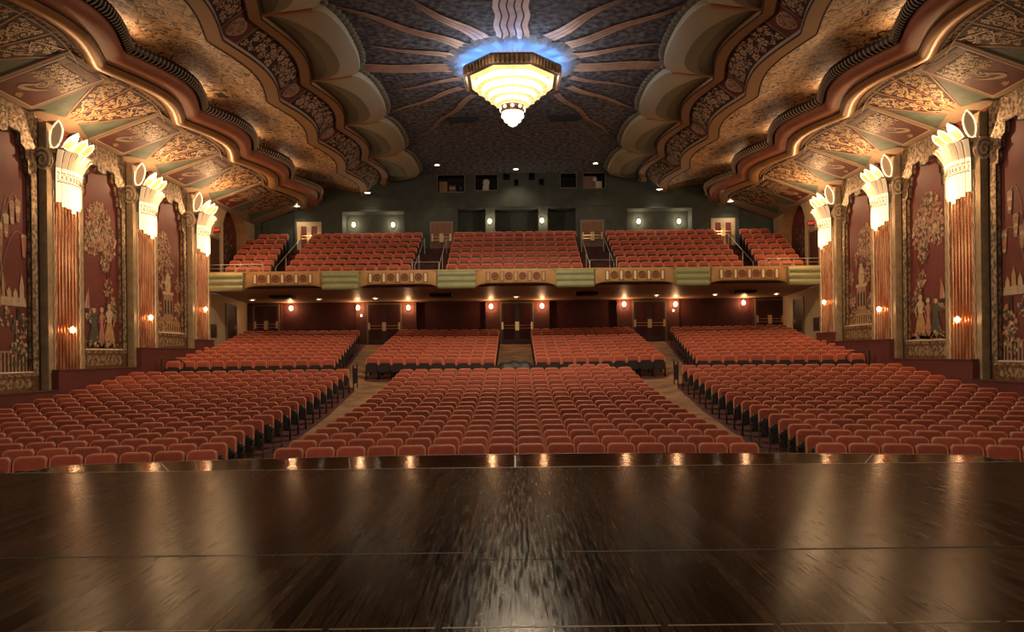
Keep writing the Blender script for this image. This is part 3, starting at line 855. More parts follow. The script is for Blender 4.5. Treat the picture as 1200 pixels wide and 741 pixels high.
        if Ym < BY-1:
            def fnR(a, b, d): X = 14.4-b; return (s*X, Ym+a, soff(X)-d)
            mb = MB()
            mb.prism([(-1.02, .12), (1.02, .12), (1.02, 2.52), (-1.02, 2.52)], fnR, 0, .05, 2)
            mb.prism([(-.84, .3), (.84, .3), (.84, 2.38), (-.84, 2.38)], fnR, .05, .056, 0)
            mb.prism([(-.84, 2.3), (.84, 2.3), (.84, 2.38), (-.84, 2.38)], fnR, .056, .06, 3)
            f3 = lambda a, b, d: fnR(a, b, d+.055)
            mb.prism([(-.78, 1.45), (.78, 1.45), (.78, 2.05), (-.78, 2.05)], fnR, .056, .06, 3)
            mb.prism([(-.5, 2.1), (.5, 2.1), (.5, 2.24), (-.5, 2.24)], fnR, .056, .06, 2)
            scrollpanel(mb, f3, -.75, .75, 1.3, 2.0, R, lambda a, b: abs(a) < .74 and 1.2 < b < 2.05, 1, 60, .1, True, .022)
            mb.ribbon([(.36*math.cos(PI*(.1+1.5*k/16))*1.0, 1.05+.32*math.sin(PI*(.9+1.3*k/16))) for k in range(17)], lambda t: .12*math.sin(PI*t)+.02, f3, 4, .012)
            mb.ribbon(spiral((-.05, 1.15), .2, 1.3, 20, .05), .05, f3, 4, .014)
            for k in range(6):
                t = PI*k/6; mb.ribbon([(.0, .42), (.16*math.cos(t), .42+.16*math.sin(t))], .04, f3, 1, .012)
            mb.ribbon([(-.86, .28), (.86, .28), (.86, 2.4), (-.86, 2.4), (-.86, .28)], .035, lambda a, b, d: fnR(a, b, d+.055), 5, .006)
            mb.build('red_soffit_painting', [M['panelred'], M['scroll'], M['soffit'], M['scrolld'], M['p_cream'], M['cream_ln']], can)

# central sun rays on the ceiling
CY = 25.4
def cpt(px, py):   # photograph pixel -> point on the ceiling plane (used once to read the plan off)
    x = px - .0115*(py-415) - 604; y = 415 - (py + .0115*(px-604))
    Yd = F*CH/y; return (x*Yd/F, Yd)
rays = [((556,110),(480,170),3,.16), ((541,102),(453,133),2,.2), ((540,91),(451,107),2,.18), ((537,79),(418,79),5,.42),
        ((540,66),(426,52),2,.26), ((542,53),(369,-2),3,.3), ((565,44),(470,-6),3,.34)]
full = []
for a, b, nl, w in rays:
    full.append((a, b, nl, w)); full.append(((1208-a[0], a[1]-(604-a[0])*.0115*2), (1208-b[0], b[1]-(604-b[0])*.0115*2), nl, w))
for (a, b, nl, w) in full:
    A = cpt(*a); B = cpt(*b); mb = MB()
    L = math.hypot(B[0]-A[0], B[1]-A[1]); ux, uy = (B[0]-A[0])/L, (B[1]-A[1])/L
    fn = lambda p, q, d: (A[0]+ux*p-uy*q, A[1]+uy*p+ux*q, EYE+CH-.01-d)
    n = 40; wt = w*1.7
    cen = lambda t: .07*math.sin(t*L*2.3)*(1-.3*t)
    taper = lambda t: (1-t)**.75 if nl < 5 else 1.0
    mb.ribbon([(L*i/n, cen(i/n)) for i in range(n+1)], lambda t: wt*max(.06, taper(t)), fn, 0, .03)
    for k in range(nl-1):
        off = (k+1)/nl-.5
        mb.ribbon([(L*i/n, cen(i/n)+off*wt*max(.06, taper(i/n))) for i in range(n+1)], .022, fn, 1, .04)
    mb.build('sun_ray', [M['ray'], M['rayd']], ceiling)
mb = MB()
for k in range(5):     # the wide central streamer towards the stage
    x0 = -.44+.22*k
    f4 = lambda p, q, d: (q, p, EYE+CH-.01-d)
    mb.ribbon([(23.4-9*i/60, x0+.035*math.sin(i*.75)) for i in range(61)], .17, f4, 0, .03)
    if k < 4: mb.ribbon([(23.4-9*i/60, x0+.11+.035*math.sin(i*.75)) for i in range(61)], .04, f4, 1, .035)
mb.build('sun_ray', [M['ray'], M['rayd']], ceiling)
mb = MB()
for k, (x0, l) in enumerate(((-.22, 1.6), (-.07, 3.0), (.07, 3.4), (.22, 1.7))):
    mb.ribbon([(28.2+l*i/20, x0*(1-.4*i/20)+.03*math.sin(i*.9)) for i in range(21)], .13, lambda p, q, d: (q, p, EYE+CH-.01-d), 0, .03)
mb.build('sun_ray', [M['ray']], ceiling)

# ------------------------------------------------------------------ chandelier
ch = empty('chandelier', (0, CY, EYE+CH), 'large glowing stepped glass chandelier in a dark bronze frame with blue halo', 'chandelier')
def octo(rx, ry, ch_=.32):
    pts = []
    for k in range(8):
        a = PI/8+PI/4*k; pts.append((rx*math.cos(a)/math.cos(PI/8), ry*math.sin(a)/math.cos(PI/8)))
    return pts
def octring(mb, levels, mi=0):
    P = []
    for i in range(8):
        row = []
        for rx, ry, h in levels:
            x, y = octo(rx, ry)[i]; row.append((x, CY+y, EYE+h))
        P.append(row)
    mb.grid(P, closed_u=True, mi=mi)
mb = MB()     # ribbed plaster halo on the ceiling
P = []
nh = 96
for i in range(nh):
    a = 2*PI*i/nh; R0 = 1.0+.05*math.cos(a*24) + .06*(i % 2)
    P.append([(2.25*R0*math.cos(a), CY+2.15*R0*math.sin(a), EYE+CH-.02), (1.9*R0*math.cos(a), CY+1.85*R0*math.sin(a), EYE+CH-.06-.1*(i % 2)), (.6*math.cos(a), CY+.6*math.sin(a), EYE+CH-.05)])
mb.grid(P, closed_u=True)
mb.build('plaster_halo', [mat('halo_plaster', (.2,.23,.3), .7)], ch)
mb = MB(); octring(mb, [(1.25, 1.35, 9.78), (1.62, 1.78, 9.72), (1.66, 1.82, 9.62), (1.58, 1.74, 9.38), (1.5, 1.66, 9.36), (1.42, 1.56, 9.40), (1.4, 1.54, 9.6)])
mb.build('bronze_frame', [mat('dark_bronze', (.09,.045,.025), .4, .5)], ch)
mb = MB()
for i in range(8):
    pts = octo(1.63, 1.79); a, b = pts[i], pts[(i+1) % 8]
    for k in range(9):
        t = (k+.5)/9; x, y = a[0]+(b[0]-a[0])*t, a[1]+(b[1]-a[1])*t
        mb.box(x-.035, x+.035, CY+y-.035, CY+y+.035, EYE+9.4, EYE+9.66)
mb.build('frame_ribs', [M['bronze']], ch)
mb = MB(); octring(mb, [(1.42, 1.56, 9.42), (1.3, 1.42, 9.3), (1.24, 1.36, 9.34)]); mb.build('amber_rim', [M['chandy']], ch)
mb = MB()
tiers = [(1.26, 9.36), (1.22, 9.16), (1.02, 9.14), (.98, 8.96), (.82, 8.94), (.78, 8.78), (.6, 8.76), (.56, 8.62), (.38, 8.6), (.3, 8.58)]
P = []
for i in range(64):
    a = 2*PI*i/64; q = 1+.03*(i % 2)
    P.append([(r*q*math.cos(a), CY+r*q*1.06*math.sin(a), EYE+h) for r, h in tiers])
for k in range(len(tiers)-1): mb.grid([r[k:k+2] for r in P], closed_u=True, mi=0 if k % 2 == 0 else 1)
for i in range(16):
    a = 2*PI*i/16
    mb.tube([(r*1.03*math.cos(a), CY+r*1.09*math.sin(a), EYE+h-.01) for r, h in tiers], .016, 4, 1)
mb.build('glass_bowl', [M['chand'], M['chandy']], ch)
mb = MB(); mb.lathe([(.3, 8.6), (.4, 8.58), (.42, 8.48), (.4, 8.36), (.3, 8.34)], (0, CY, EYE), 24, 0); mb.build('bronze_collar', [M['bronze']], ch)
for k in range(10):
    a = 2*PI*k/10+.3; mb = MB()
    mb.lathe([(0, -.02), (.055, -.02), (.065, .01), (0, .03)], (0, 0, 0), 10, 0, 'x')
    rot = Matrix.Rotation(a, 4, 'Z')
    mb.v = [tuple(rot @ Vector((p[0]+.44, p[1], p[2])) + Vector((0, CY, EYE+8.47))) for p in mb.v]
    mb.build('round_lamp', [M['chand']], ch, smooth=True)
mb = MB()
P = []
for i in range(32):
    a = 2*PI*i/32; q = 1+.05*(i % 2)
    P.append([(r*q*math.cos(a), CY+r*q*math.sin(a), EYE+h) for r, h in ((.36, 8.35), (.38, 8.2), (.3, 8.18), (.28, 8.05), (.18, 8.03), (.15, 7.93), (0, 7.85))])
mb.grid(P, closed_u=True); mb.build('glass_pendant', [M['chand']], ch)
mb = MB()
mb.tube([(1.3*math.cos(2*PI*k/32), CY+1.4*math.sin(2*PI*k/32), EYE+9.84) for k in range(33)], .035, 6)
mb.build('blue_tube', [M['blueglass']], ch, smooth=True)
mb = MB(); mb.lathe([(0, 9.8), (.1, 9.8), (.1, 10.05), (0, 10.05)], (0, CY, EYE), 12); mb.build('stem', [M['bronze']], ch)
for a in range(8):
    t = 2*PI*(a+.5)/8; point('ceiling_fill_light', (2.0*math.cos(t), CY+2.15*math.sin(t), EYE+9.2), 18, (1,.84,.68), 0, ch)  # added bodiless fill lights that brighten the ceiling and its rays
spot('chandelier_light', (0, CY, EYE+7.8), 1700, PALE, 172, .3, .3, ch)
for a in range(16):
    t = 2*PI*a/16+.1; point('blue_cove_light', (1.6*math.cos(t), CY+1.7*math.sin(t), EYE+9.78), 9, (.16, .46, 1), .1, ch)

# ------------------------------------------------------------------ back walls
def bp(px, py, Y=BY):
    x = px - .0115*(py-415) - 604; y = 415 - (py + .0115*(px-604)); return (x*Y/F, EYE + y*Y/F)
def wall_holes(mb, x0, x1, z0, z1, holes, Y, mi=0, depth=.5, mi_in=1):
    xs = sorted({x0, x1} | {h[0] for h in holes} | {h[1] for h in holes}); zs = sorted({z0, z1} | {h[2] for h in holes} | {h[3] for h in holes})
    xs = [x for x in xs if x0 <= x <= x1]; zs = [z for z in zs if z0 <= z <= z1]
    for a, b in zip(xs, xs[1:]):
        for c, d in zip(zs, zs[1:]):
            mx, mz = (a+b)/2, (c+d)/2
            if any(h[0] < mx < h[1] and h[2] < mz < h[3] for h in holes): continue
            mb.add([(a, Y, c), (b, Y, c), (b, Y, d), (a, Y, d)], [(0,1,2,3)], mi)
    for h in holes:
        a, b, c, d = h[:4]; dd = h[4] if len(h) > 4 else depth; m = h[5] if len(h) > 5 else mi_in
        mb.add([(a,Y,c),(b,Y,c),(b,Y,d),(a,Y,d),(a,Y+dd,c),(b,Y+dd,c),(b,Y+dd,d),(a,Y+dd,d)], [(4,5,6,7),(0,4,7,3),(1,5,6,2),(3,2,6,7),(0,1,5,4)], m)
def rect(px0, py0, px1, py1, Y=BY):
    a = bp(px0, (py0+py1)/2, Y)[0]; b = bp(px1, (py0+py1)/2, Y)[0]; c = bp((px0+px1)/2, py1, Y)[1]; d = bp((px0+px1)/2, py0, Y)[1]
    return [a, b, c, d]
zb_top = bz(NR-1)
alc = [rect(401,248,474,281), rect(536,245,569,281), rect(580,245,631,281), rect(642,244,675,281), rect(735,244,811,278)]
deep = [r+[1.0, 1] for r in alc] + [rect(306,247,345,284)+[.3, 1], rect(866,243,907,280)+[.3, 1]]
for r in deep: r[2] = zb_top+.1
ports = [rect(513,205.5,544,225), rect(557,205,583,223), rect(590,203,597,211), rect(602.5,210.5,607.5,218), rect(620,203,626,211), rect(632,210,637,217), rect(657,203.5,675,220), rect(684,203,709,220.5)]
holes = deep + [r+[.8, 2] for r in ports]
mb = MB(); wall_holes(mb, -15.2, 15.2, 7.0, EYE+CH+.1, holes, BY)
# picture rail lines
zl = bp(604, 243)[1]
mb.box(-14.6, 14.6, BY-.03, BY-.001, zl+.02, zl+.05, 0)
wb = mb.build('wall_back', [M['darkgreen'], M['darkgreen'], M['void']]); tag(wb, kind='structure')
names = ['wide projection booth window left of centre with equipment inside', 'square projection booth window with a pale round object inside', 'small square port, upper left of the four centre ports', 'small square port, lower left of the four centre ports',
         'small square port, upper right of the four centre ports', 'small square port, lower right of the four centre ports', 'dark empty booth window right of the small ports', 'rightmost booth window with a pale patterned patch inside']
for r, lab in zip(ports, names):
    e = empty('projection_window', ((r[0]+r[1])/2, BY, r[2]), lab, 'window')
    mb = MB(); t = .035
    mb.box(r[0]-t, r[1]+t, BY-.03, BY+.02, r[3], r[3]+t); mb.box(r[0]-t, r[1]+t, BY-.03, BY+.02, r[2]-t, r[2])
    mb.box(r[0]-t, r[0], BY-.03, BY+.02, r[2], r[3]); mb.box(r[1], r[1]+t, BY-.03, BY+.02, r[2], r[3])
    mb.build('window_frame', [M['doorframe'] if r[1]-r[0] > .6 else M['black']], e)
    w_, h_ = r[1]-r[0], r[3]-r[2]
    if lab.startswith('wide'):
        mb = MB(); mb.box(r[0]+.05, r[0]+.5, BY+.3, BY+.6, r[2], r[2]+h_*.7, 0); mb.box(r[0]+.6, r[0]+1.0, BY+.2, BY+.5, r[2]+.02, r[2]+h_*.45, 1)
        mb.box(r[0]+.65, r[0]+.95, BY+.19, BY+.2, r[2]+.2, r[2]+.3, 2); mb.lathe([(0, 0), (.1, 0), (.1, .12), (0, .12)], (r[0]+1.25, BY+.3, r[2]+.25), 10, 1, 'y')
        mb.build('booth_equipment', [M['boothw'], M['iron'], M['p_gold']], e)
    if lab.startswith('square'):
        mb = MB(); mb.lathe([(0, 0), (.19, 0), (.19, .03), (0, .04)], ((r[0]+r[1])/2-.02, BY+.35, r[2]+.5), 16, 0, 'y', -1); mb.box(r[0]+.4, r[1]-.5, BY+.3, BY+.4, r[2]+.05, r[2]+.35, 0)
        mb.build('pale_fan', [M['white']], e, smooth=False)
    if lab.startswith('rightmost'):
        mb = MB(); mb.box(r[0]+.05, r[0]+.75, BY+.5, BY+.55, r[2]+.05, r[3]-.05, 0); mb.box(r[0]+.7, r[0]+1.05, BY+.3, BY+.4, r[2]+.02, r[2]+.45, 1); mb.disc(r[0]+.65, r[2]+.55, .12, lambda a, b, d: (a, BY+.28, b), 1)
        mb.build('booth_equipment', [M['boothw'], M['white']], e)
# side wall (balcony level and below)
for s, nm in sides:
    mb = MB(); zc = 4.6
    ys = [34, 41.5]
    mb.add([(s*wx(34), 34, -1), (s*wx(41.5), 41.5, -1), (s*wx(41.5), 41.5, zc), (s*wx(34), 34, zc)], [(0,1,2,3)])
    # upper, with arched niche
    # return closing the wall behind the last column
    mb.add([(s*XW, 34, -1), (s*(XW+.3), 34, -1), (s*(XW+.3), 34, 9.6), (s*XW, 34, 9.6)], [(0,1,2,3)])
    na, nb = 36.6, 39.9
    pts_open = [(na, 5.0), (na, 8.2), (na+.35, 8.75), (na+1.0, 9.15), (nb-.9, 9.15), (nb-.3, 8.7), (nb, 8.2), (nb, 5.0)]
    mb.add([(s*14.5, 34, zc), (s*14.5, na, zc), (s*14.5, na, 9.6), (s*14.5, 34, 9.6)], [(0,1,2,3)])
    mb.add([(s*14.5, nb, zc), (s*14.5, 41.05, zc), (s*14.5, 41.05, 9.6), (s*14.5, nb, 9.6)], [(0,1,2,3)])
    for a, b in zip(pts_open[1:-2], pts_open[2:-1]):
        mb.add([(s*14.5, a[0], a[1]), (s*14.5, b[0], b[1]), (s*14.5, b[0], 9.6), (s*14.5, a[0], 9.6)], [(0,1,2,3)])
    for a, b in zip(pts_open[:-1], pts_open[1:]):
        mb.add([(s*14.5, a[0], a[1]), (s*14.5, b[0], b[1]), (s*15.1, b[0], b[1]), (s*15.1, a[0], a[1])], [(0,1,2,3)], 1)
    mb.add([(s*15.1, a, b) for a, b in pts_open], [tuple(range(8))], 2)
    R = random.Random(5); fn = lambda a, b, d: (s*(15.08-d), a, b)
    for _ in range(120):
        a = 38.4+R.gauss(0, .5)
        if na+.1 < a < nb-.1: mb.disc(a, 6.6+abs(R.gauss(0, .7)), R.uniform(.05, .12), fn, R.choice((3, 4)), .01*R.random(), 6, .7, R.random()*3)
    tag(mb.build('wall_side_'+nm, [M['cream'], M['ochre'], M['mural'], M['p_tan'], M['p_green']]), kind='structure')

# lower back wall
lw = [rect(488,350,569,395), rect(644,350,723,395)]
for r in lw: r += [.35, 1]
side_r = [rect(330,352,417,390)+[.15, 1], rect(796,350,882,388)+[.15, 1]]
z_low = 1.5; z_hi = 4.62
allh = lw+side_r
for r in allh: r[2] = 2.3; r[3] = 4.45
mb = MB(); wall_holes(mb, -15.5, 15.5, z_low, z_hi, allh, BY, 0)
tag(mb.build('wall_back_lower', [M['pier'], M['maroon']]), kind='structure')
# doors
dn = [1]
def double_door(r, style, z0=None, Y=BY):
    x0, x1, a, b = r[:4]
    if z0 is not None: a = z0
    dtop = {'dark': 4.42}.get(style, b)
    e = empty('door_%d' % dn[0], ((x0+x1)/2, Y, a), kind='structure'); dn[0] += 1
    fr = {'dark': M['doordark'], 'wood': M['doorframe'], 'far': M['cream']}[style]
    pn = {'dark': M['maroon'], 'wood': M['doorwood'], 'far': M['doorred']}[style]
    st = {'dark': M['doorframe'], 'wood': M['doorwood'], 'far': M['cream']}[style]
    mb = MB(); t = .09
    mb.box(x0, x0+t, Y-.08, Y-.001, a, dtop); mb.box(x1-t, x1, Y-.08, Y-.001, a, dtop); mb.box(x0+t, x1-t, Y-.08, Y-.001, dtop-t, dtop)
    mb.build('door_frame', [fr if style != 'dark' else M['doorframe']], e)
    xm = (x0+x1)/2
    for (p, q) in ((x0+t, xm-.005), (xm+.005, x1-t)):
        mb = MB(); mb.box(p, q, Y-.06, Y-.002, a+.01, dtop-t, 0)
        w_ = .13
        mb.box(p, p+w_, Y-.075, Y-.06, a+.01, dtop-t, 1); mb.box(q-w_, q, Y-.075, Y-.06, a+.01, dtop-t, 1)
        mb.box(p+w_, q-w_, Y-.075, Y-.06, dtop-t-.15, dtop-t, 1); mb.box(p+w_, q-w_, Y-.075, Y-.06, a+.01, a+.25, 1)
        lf = mb.build('door_leaf', [pn, st if style != 'dark' else M['doordark']], e)
        mb = MB(); hz = a+1.02
        mb.tube([(p+.04, Y-.13, hz), (q-.04, Y-.13, hz)], .018, 6); mb.tube([(p+.04, Y-.13, hz-.16), (q-.04, Y-.13, hz-.16)], .014, 6)
        c_ = p+.05 if p > xm-.1 else q-.05; c2 = q-.05 if p > xm-.1 else p+.05
        mb.box(c_-.05, c_+.05, Y-.14, Y-.075, hz-.28, hz+.2); mb.box(c2-.05, c2+.05, Y-.14, Y-.075, hz-.22, hz+.18)
        mb.build('push_bar', [M['brass']], lf)
    return e
for r in (rect(586,352,626,401), rect(430,352,471,401), rect(741,350,781,400), rect(297,356,328,392), rect(884,352,919,390)):
    double_door(r, 'dark', fz((r[0]+r[1])/2, BY)+.01)
for r in (rect(504,260,531,300), rect(680,258,708,298)): double_door(r, 'wood', zb_top-.25)
for r in (rect(348.5,260.5,377,290), rect(833,256,861,288)): double_door(r, 'far', zb_top-.1)
# side doors and grilles
for s, nm in sides:
    def fsl(a, b, d): return (s*(wx(a)-d), a, b)
    z0 = fz(14.5, 38.1)+.05
    e = empty('door_%d' % dn[0], (s*wx(38), 38, z0), kind='structure'); dn[0] += 1
    mb = MB(); mb.prism([(37.3, z0), (38.8, z0), (38.8, 4.15), (37.3, 4.15)], fsl, 0, .04); mb.build('door_leaf', [M['doordark']], e)
    mb = MB()
    for (a, b, c, d) in ((37.2, 37.3, z0, 4.25), (38.8, 38.9, z0, 4.25), (37.3, 38.8, 4.15, 4.25)): mb.prism([(a, c), (b, c), (b, d), (a, d)], fsl, 0, .08)
    mb.build('door_frame', [M['doorframe']], e)
    mb = MB(); mb.prism([(38.6, z0+1), (38.68, z0+1), (38.68, z0+1.2), (38.6, z0+1.2)], fsl, .04, .09); mb.build('door_handle', [M['brass']], e)
    mb = MB(); mb.prism([(35.0, 2.45), (35.8, 2.45), (35.8, 3.1), (35.0, 3.1)], fsl, .005, .03, 0)
    for k in range(8): mb.prism([(35.03, 2.5+.075*k), (35.77, 2.5+.075*k), (35.77, 2.52+.075*k), (35.03, 2.52+.075*k)], fsl, .03, .045, 1)
    tag(mb.build('wall_vent', [M['doordark'], M['iron']]), 'square dark grille low on the cream wall under the balcony, %s side' % nm, 'vent')
    # balcony level side door
    e = empty('door_%d' % dn[0], (s*14.5, 35.2, 5.0), kind='structure'); dn[0] += 1
    mb = MB(); mb.box(s*14.44, s*14.49, 34.7, 35.9, 4.99, 7.25); mb.build('door_leaf', [M['doordark']], e)
    mb = MB(); mb.box(s*14.42, s*14.49, 34.6, 34.7, 4.99, 7.35); mb.box(s*14.42, s*14.49, 35.9, 36.0, 4.99, 7.35); mb.box(s*14.42, s*14.49, 34.7, 35.9, 7.25, 7.35)
    mb.build('door_frame', [M['doorframe']], e)
    # exit sign
    e = empty('exit_sign', (s*14.3, 35.3, 7.55), 'small red EXIT sign above the balcony side door, %s wall' % nm, 'sign')
    mb = MB(); mb.box(s*14.15, s*14.45, 35.28, 35.36, 7.5, 7.75, 0); mb.box(s*14.38, s*14.49, 35.3, 35.34, 7.6, 7.64, 0); mb.build('housing', [M['exitbody']], e)
    cu = bpy.data.curves.new('exit_text', 'FONT'); cu.body = 'EXIT'; cu.size = .15; cu.align_x = 'CENTER'; cu.align_y = 'CENTER'; cu.extrude = .004
    to = bpy.data.objects.new('tmp', cu); COL.objects.link(to)
    dg = bpy.context.evaluated_depsgraph_get(); me = bpy.data.meshes.new_from_object(to.evaluated_get(dg)); bpy.data.objects.remove(to)
    me.name = 'lettering'; me.materials.clear(); me.materials.append(M['exitred'])
    lo = bpy.data.objects.new('lettering', me); COL.objects.link(lo); lo.parent = e; lo.location = (0, -.03, .07); lo.rotation_euler = (PI/2, 0, 0)

# ------------------------------------------------------------------ balcony
YB = 34.0; ZT = 5.42; ZBm = 4.66
bal = empty('balcony', (0, YB, ZBm), kind='structure')
mb = MB()
mb.add([(-14.45, YB+.1, ZBm), (14.45, YB+.1, ZBm), (14.95, BY, 4.5), (-14.95, BY, 4.5)], [(0,1,2,3)], 0)
mb.build('under_ceiling', [mat('under_balcony_ceiling', (.5,.32,.2), .5, c2=(.44,.27,.17), scale=2)], bal)
mb = MB()
mb.box(-14.45, 14.45, YB+.3, byy(0)-.25, 4.7, bz(0)-.02)
for r in range(NR):
    y1 = byy(r)+.55 if r < NR-1 else BY
    mb.box(-14.5, 14.5, byy(r)-.25, y1, 4.7, bz(r))
mb.build('tier', [M['floor']], bal)
mb = MB(); mb.box(-14.5, 14.5, BY, BY+1.2, zb_top-.3, zb_top+.1); mb.build('alcove_floor', [M['floor']], bal)
mb = MB(); mb.box(-14.45, 14.45, YB+.12, YB+.3, ZBm+.12, ZT-.02); mb.box(-14.45, 14.45, YB-.02, YB+.34, ZT-.02, ZT+.03, 1)
mb.build('parapet', [M['balgreen'], M['balorange']], bal)
secs = [(-361,-318,'g'),(-318,-225,'o'),(-225,-183,'g'),(-183,-90,'o'),(-90,-46,'g'),(-46,49,'o'),(49,93,'g'),(93,189,'o'),(189,228,'g'),(228,321,'o'),(321,364,'g')]
for a, b, t in secs:
    x0, x1 = a*YB/F, b*YB/F
    x0 = max(x0, -14.44); x1 = min(x1, 14.44)
    if t == 'g':
        mb = MB(); P = []
        for i in range(25):
            z = ZT-.02-(ZT-ZBm+.08)*i/24; bul = abs(math.sin(PI*3*i/24))
            y = YB-.02-.1*bul**.6
            P.append([(x0, y, z), (x1, y, z)])
        mb.grid(P)
        for x in (x0, x1): mb.box(x-.01, x+.01, YB-.1, YB+.15, ZBm-.06, ZT-.02)
        mb.build('ribbed_bay', [M['balgreen']], bal, smooth=True)
    else:
        w_ = x1-x0; n = 30; e = MB(); P = []
        for i in range(n+1):
            u = i/n; x = x0+w_*u; ed = min(u, 1-u)*w_
            low = ZBm-.04+.17*min(1, ed/.55)**.5
            bulge = .16*math.sin(PI*u)**.5
            P.append([(x, YB+.08-bulge, ZT-.02), (x, YB+.08-bulge, low+.04), (x, YB+.1-bulge*.9, low), (x, YB+.28, low)])
        e.grid(P)
        pb = e.build('panel_bay', [M['balorange']], bal, smooth=True)
        cx = (x0+x1)/2
        for k in range(4):
            xx = cx-.96+.64*k
            yy = YB+.08-.16*math.sin(PI*(xx-x0)/w_)**.5-.005
            mb = MB(); 
            mb.lathe([(0, .035), (.05, .035), (.055, .01), (.1, .01), (.11, .03), (.17, .03), (.18, 0)], (xx, yy, (ZT+ZBm)/2+.08), 20, 0, 'y', -1)
            mb.build('rosette', [M['balred']], pb, smooth=True)
        for k in range(5):
            xx = cx-1.28+.64*k
            yy = YB+.08-.16*math.sin(PI*(xx-x0)/w_)**.5-.005
            mb = MB(); mb.box(xx-.1, xx+.1, yy-.015, yy, ZBm+.2, ZT-.1, 1); mb.box(xx-.055, xx+.055, yy-.03, yy-.015, ZBm+.24, ZT-.13, 0)
            mb.build('fillet_plate', [M['balcream'] if abs(cx) > 1 else M['balorange'], M['balred']], pb)
# rails along the balcony
def rail(x0, x1, y0, y1, z, lab, posts=4, h=.35, two=True):
    e = empty('handrail', ((x0+x1)/2, (y0+y1)/2, z), lab, 'railing')
    mb = MB(); mb.tube([(x0, y0, z+h), (x1, y1, z+h)], .022, 6)
    if two: mb.tube([(x0, y0, z+h*.5), (x1, y1, z+h*.5)], .014, 6)
    mb.build('top_rail', [M['steel']], e, smooth=True)
    for k in range(posts):
        t = k/(posts-1); mb = MB(); mb.tube([(x0+(x1-x0)*t, y0+(y1-y0)*t, z), (x0+(x1-x0)*t, y0+(y1-y0)*t, z+h)], .016, 6); mb.build('post', [M['steel']], e, smooth=True)
for s, nm in sides:
    rail(s*11.7, s*14.3, YB+.15, YB+.15, ZT+.03, 'steel rail on the balcony edge at its far %s end' % nm, 5)
    rail(s*3.55, s*4.8, YB+.5, YB+.5, ZT-.5, 'short steel rail at the foot of the balcony aisle %s of centre' % nm, 2, .95, False)
    rail(s*3.5, s*3.5, byy(1), byy(6), 0, 'x', 2) if False else None
    for q, (xx, ds) in enumerate(((3.62, 'inner'), (4.8, 'outer'), (11.5, 'far'))):
        e = empty('handrail', (s*xx, byy(0), bz(0)), 'sloping steel stair rail on the %s side of the %s balcony aisle' % (ds, nm), 'railing')
        mb = MB(); mb.tube([(s*xx, byy(0), bz(0)+.85), (s*xx, byy(5), bz(5)+.85)], .02, 6); mb.build('top_rail', [M['steel']], e, smooth=True)
        for r in (0, 2, 5):
            mb = MB(); mb.tube([(s*xx, byy(r), bz(r)), (s*xx, byy(r), bz(r)+.85)], .016, 6); mb.build('post', [M['steel']], e, smooth=True)
# vents in the under-ceiling
for px, lab in ((518, 'left'), (688, 'right'), (332, 'far left'), (872, 'far right')):
    x = (px-604)*37.3/F
    mb = MB(); mb.box(x-.55, x+.55, 36.9, 37.8, 4.46, 4.585, 0)
    for k in range(9): mb.box(x-.5, x+.5, 36.95+.09*k, 36.98+.09*k, 4.44, 4.46, 1)
    tag(mb.build('ceiling_vent', [M['void'], M['iron']]), 'dark rectangular vent in the ceiling under the balcony, %s' % lab, 'vent')
# downlights
def downlight(x, y, z, lab, w=40, r=.16, ang=120, grp='round ceiling downlights'):
    e = empty('downlight', (x, y, z), lab, 'ceiling light', grp)
    mb = MB(); mb.lathe([(r*.8, -.015), (r*.85, -.04), (r*1.1, -.035), (r*1.15, 0)], (x, y, z), 20); mb.build('trim_ring', [M['white']], e, smooth=True)
    mb = MB(); mb.lathe([(0, -.035), (r*.5, -.032), (r*.82, -.02)], (x, y, z), 20); mb.build('lens', [M['down']], e, smooth=True)
    spot('downlight_lamp', (x, y, z-.08), w, PALE, ang, .9, .06, e)
for px, py, lab in ((512,193,'left'), (604.5,198.5,'middle'), (698,191,'right')):
    x, y = cpt(px, py); downlight(x, min(y, 40), EYE+CH, 'round downlight in the dark ceiling before the back wall, %s of three' % lab, 130)
for s, nm in sides:
    downlight(s*8.0, 40.2, EYE+8.95, 'downlight at the end of the inner gold border, %s side' % nm, 90, .19)
    downlight(s*11.9, 40.3, soff(11.9)-.03, 'downlight at the rear end of the painted soffit, %s side' % nm, 80, .19)
for px, lab in ((296, 'leftmost of the row'), (374, 'second from left'), (440, 'third from left'), (605, 'in the middle'), (769.5, 'third from right'), (838, 'second from right'), (910, 'rightmost of the row')):
    Y = 39.0; x = (px-604+ .6)*Y/F; zc_ = 4.66+(4.5-4.66)*(Y-34.1)/6.9
    downlight(x, Y, zc_-.002, 'downlight in the ceiling under the balcony, %s' % lab, 16, .16, 140)
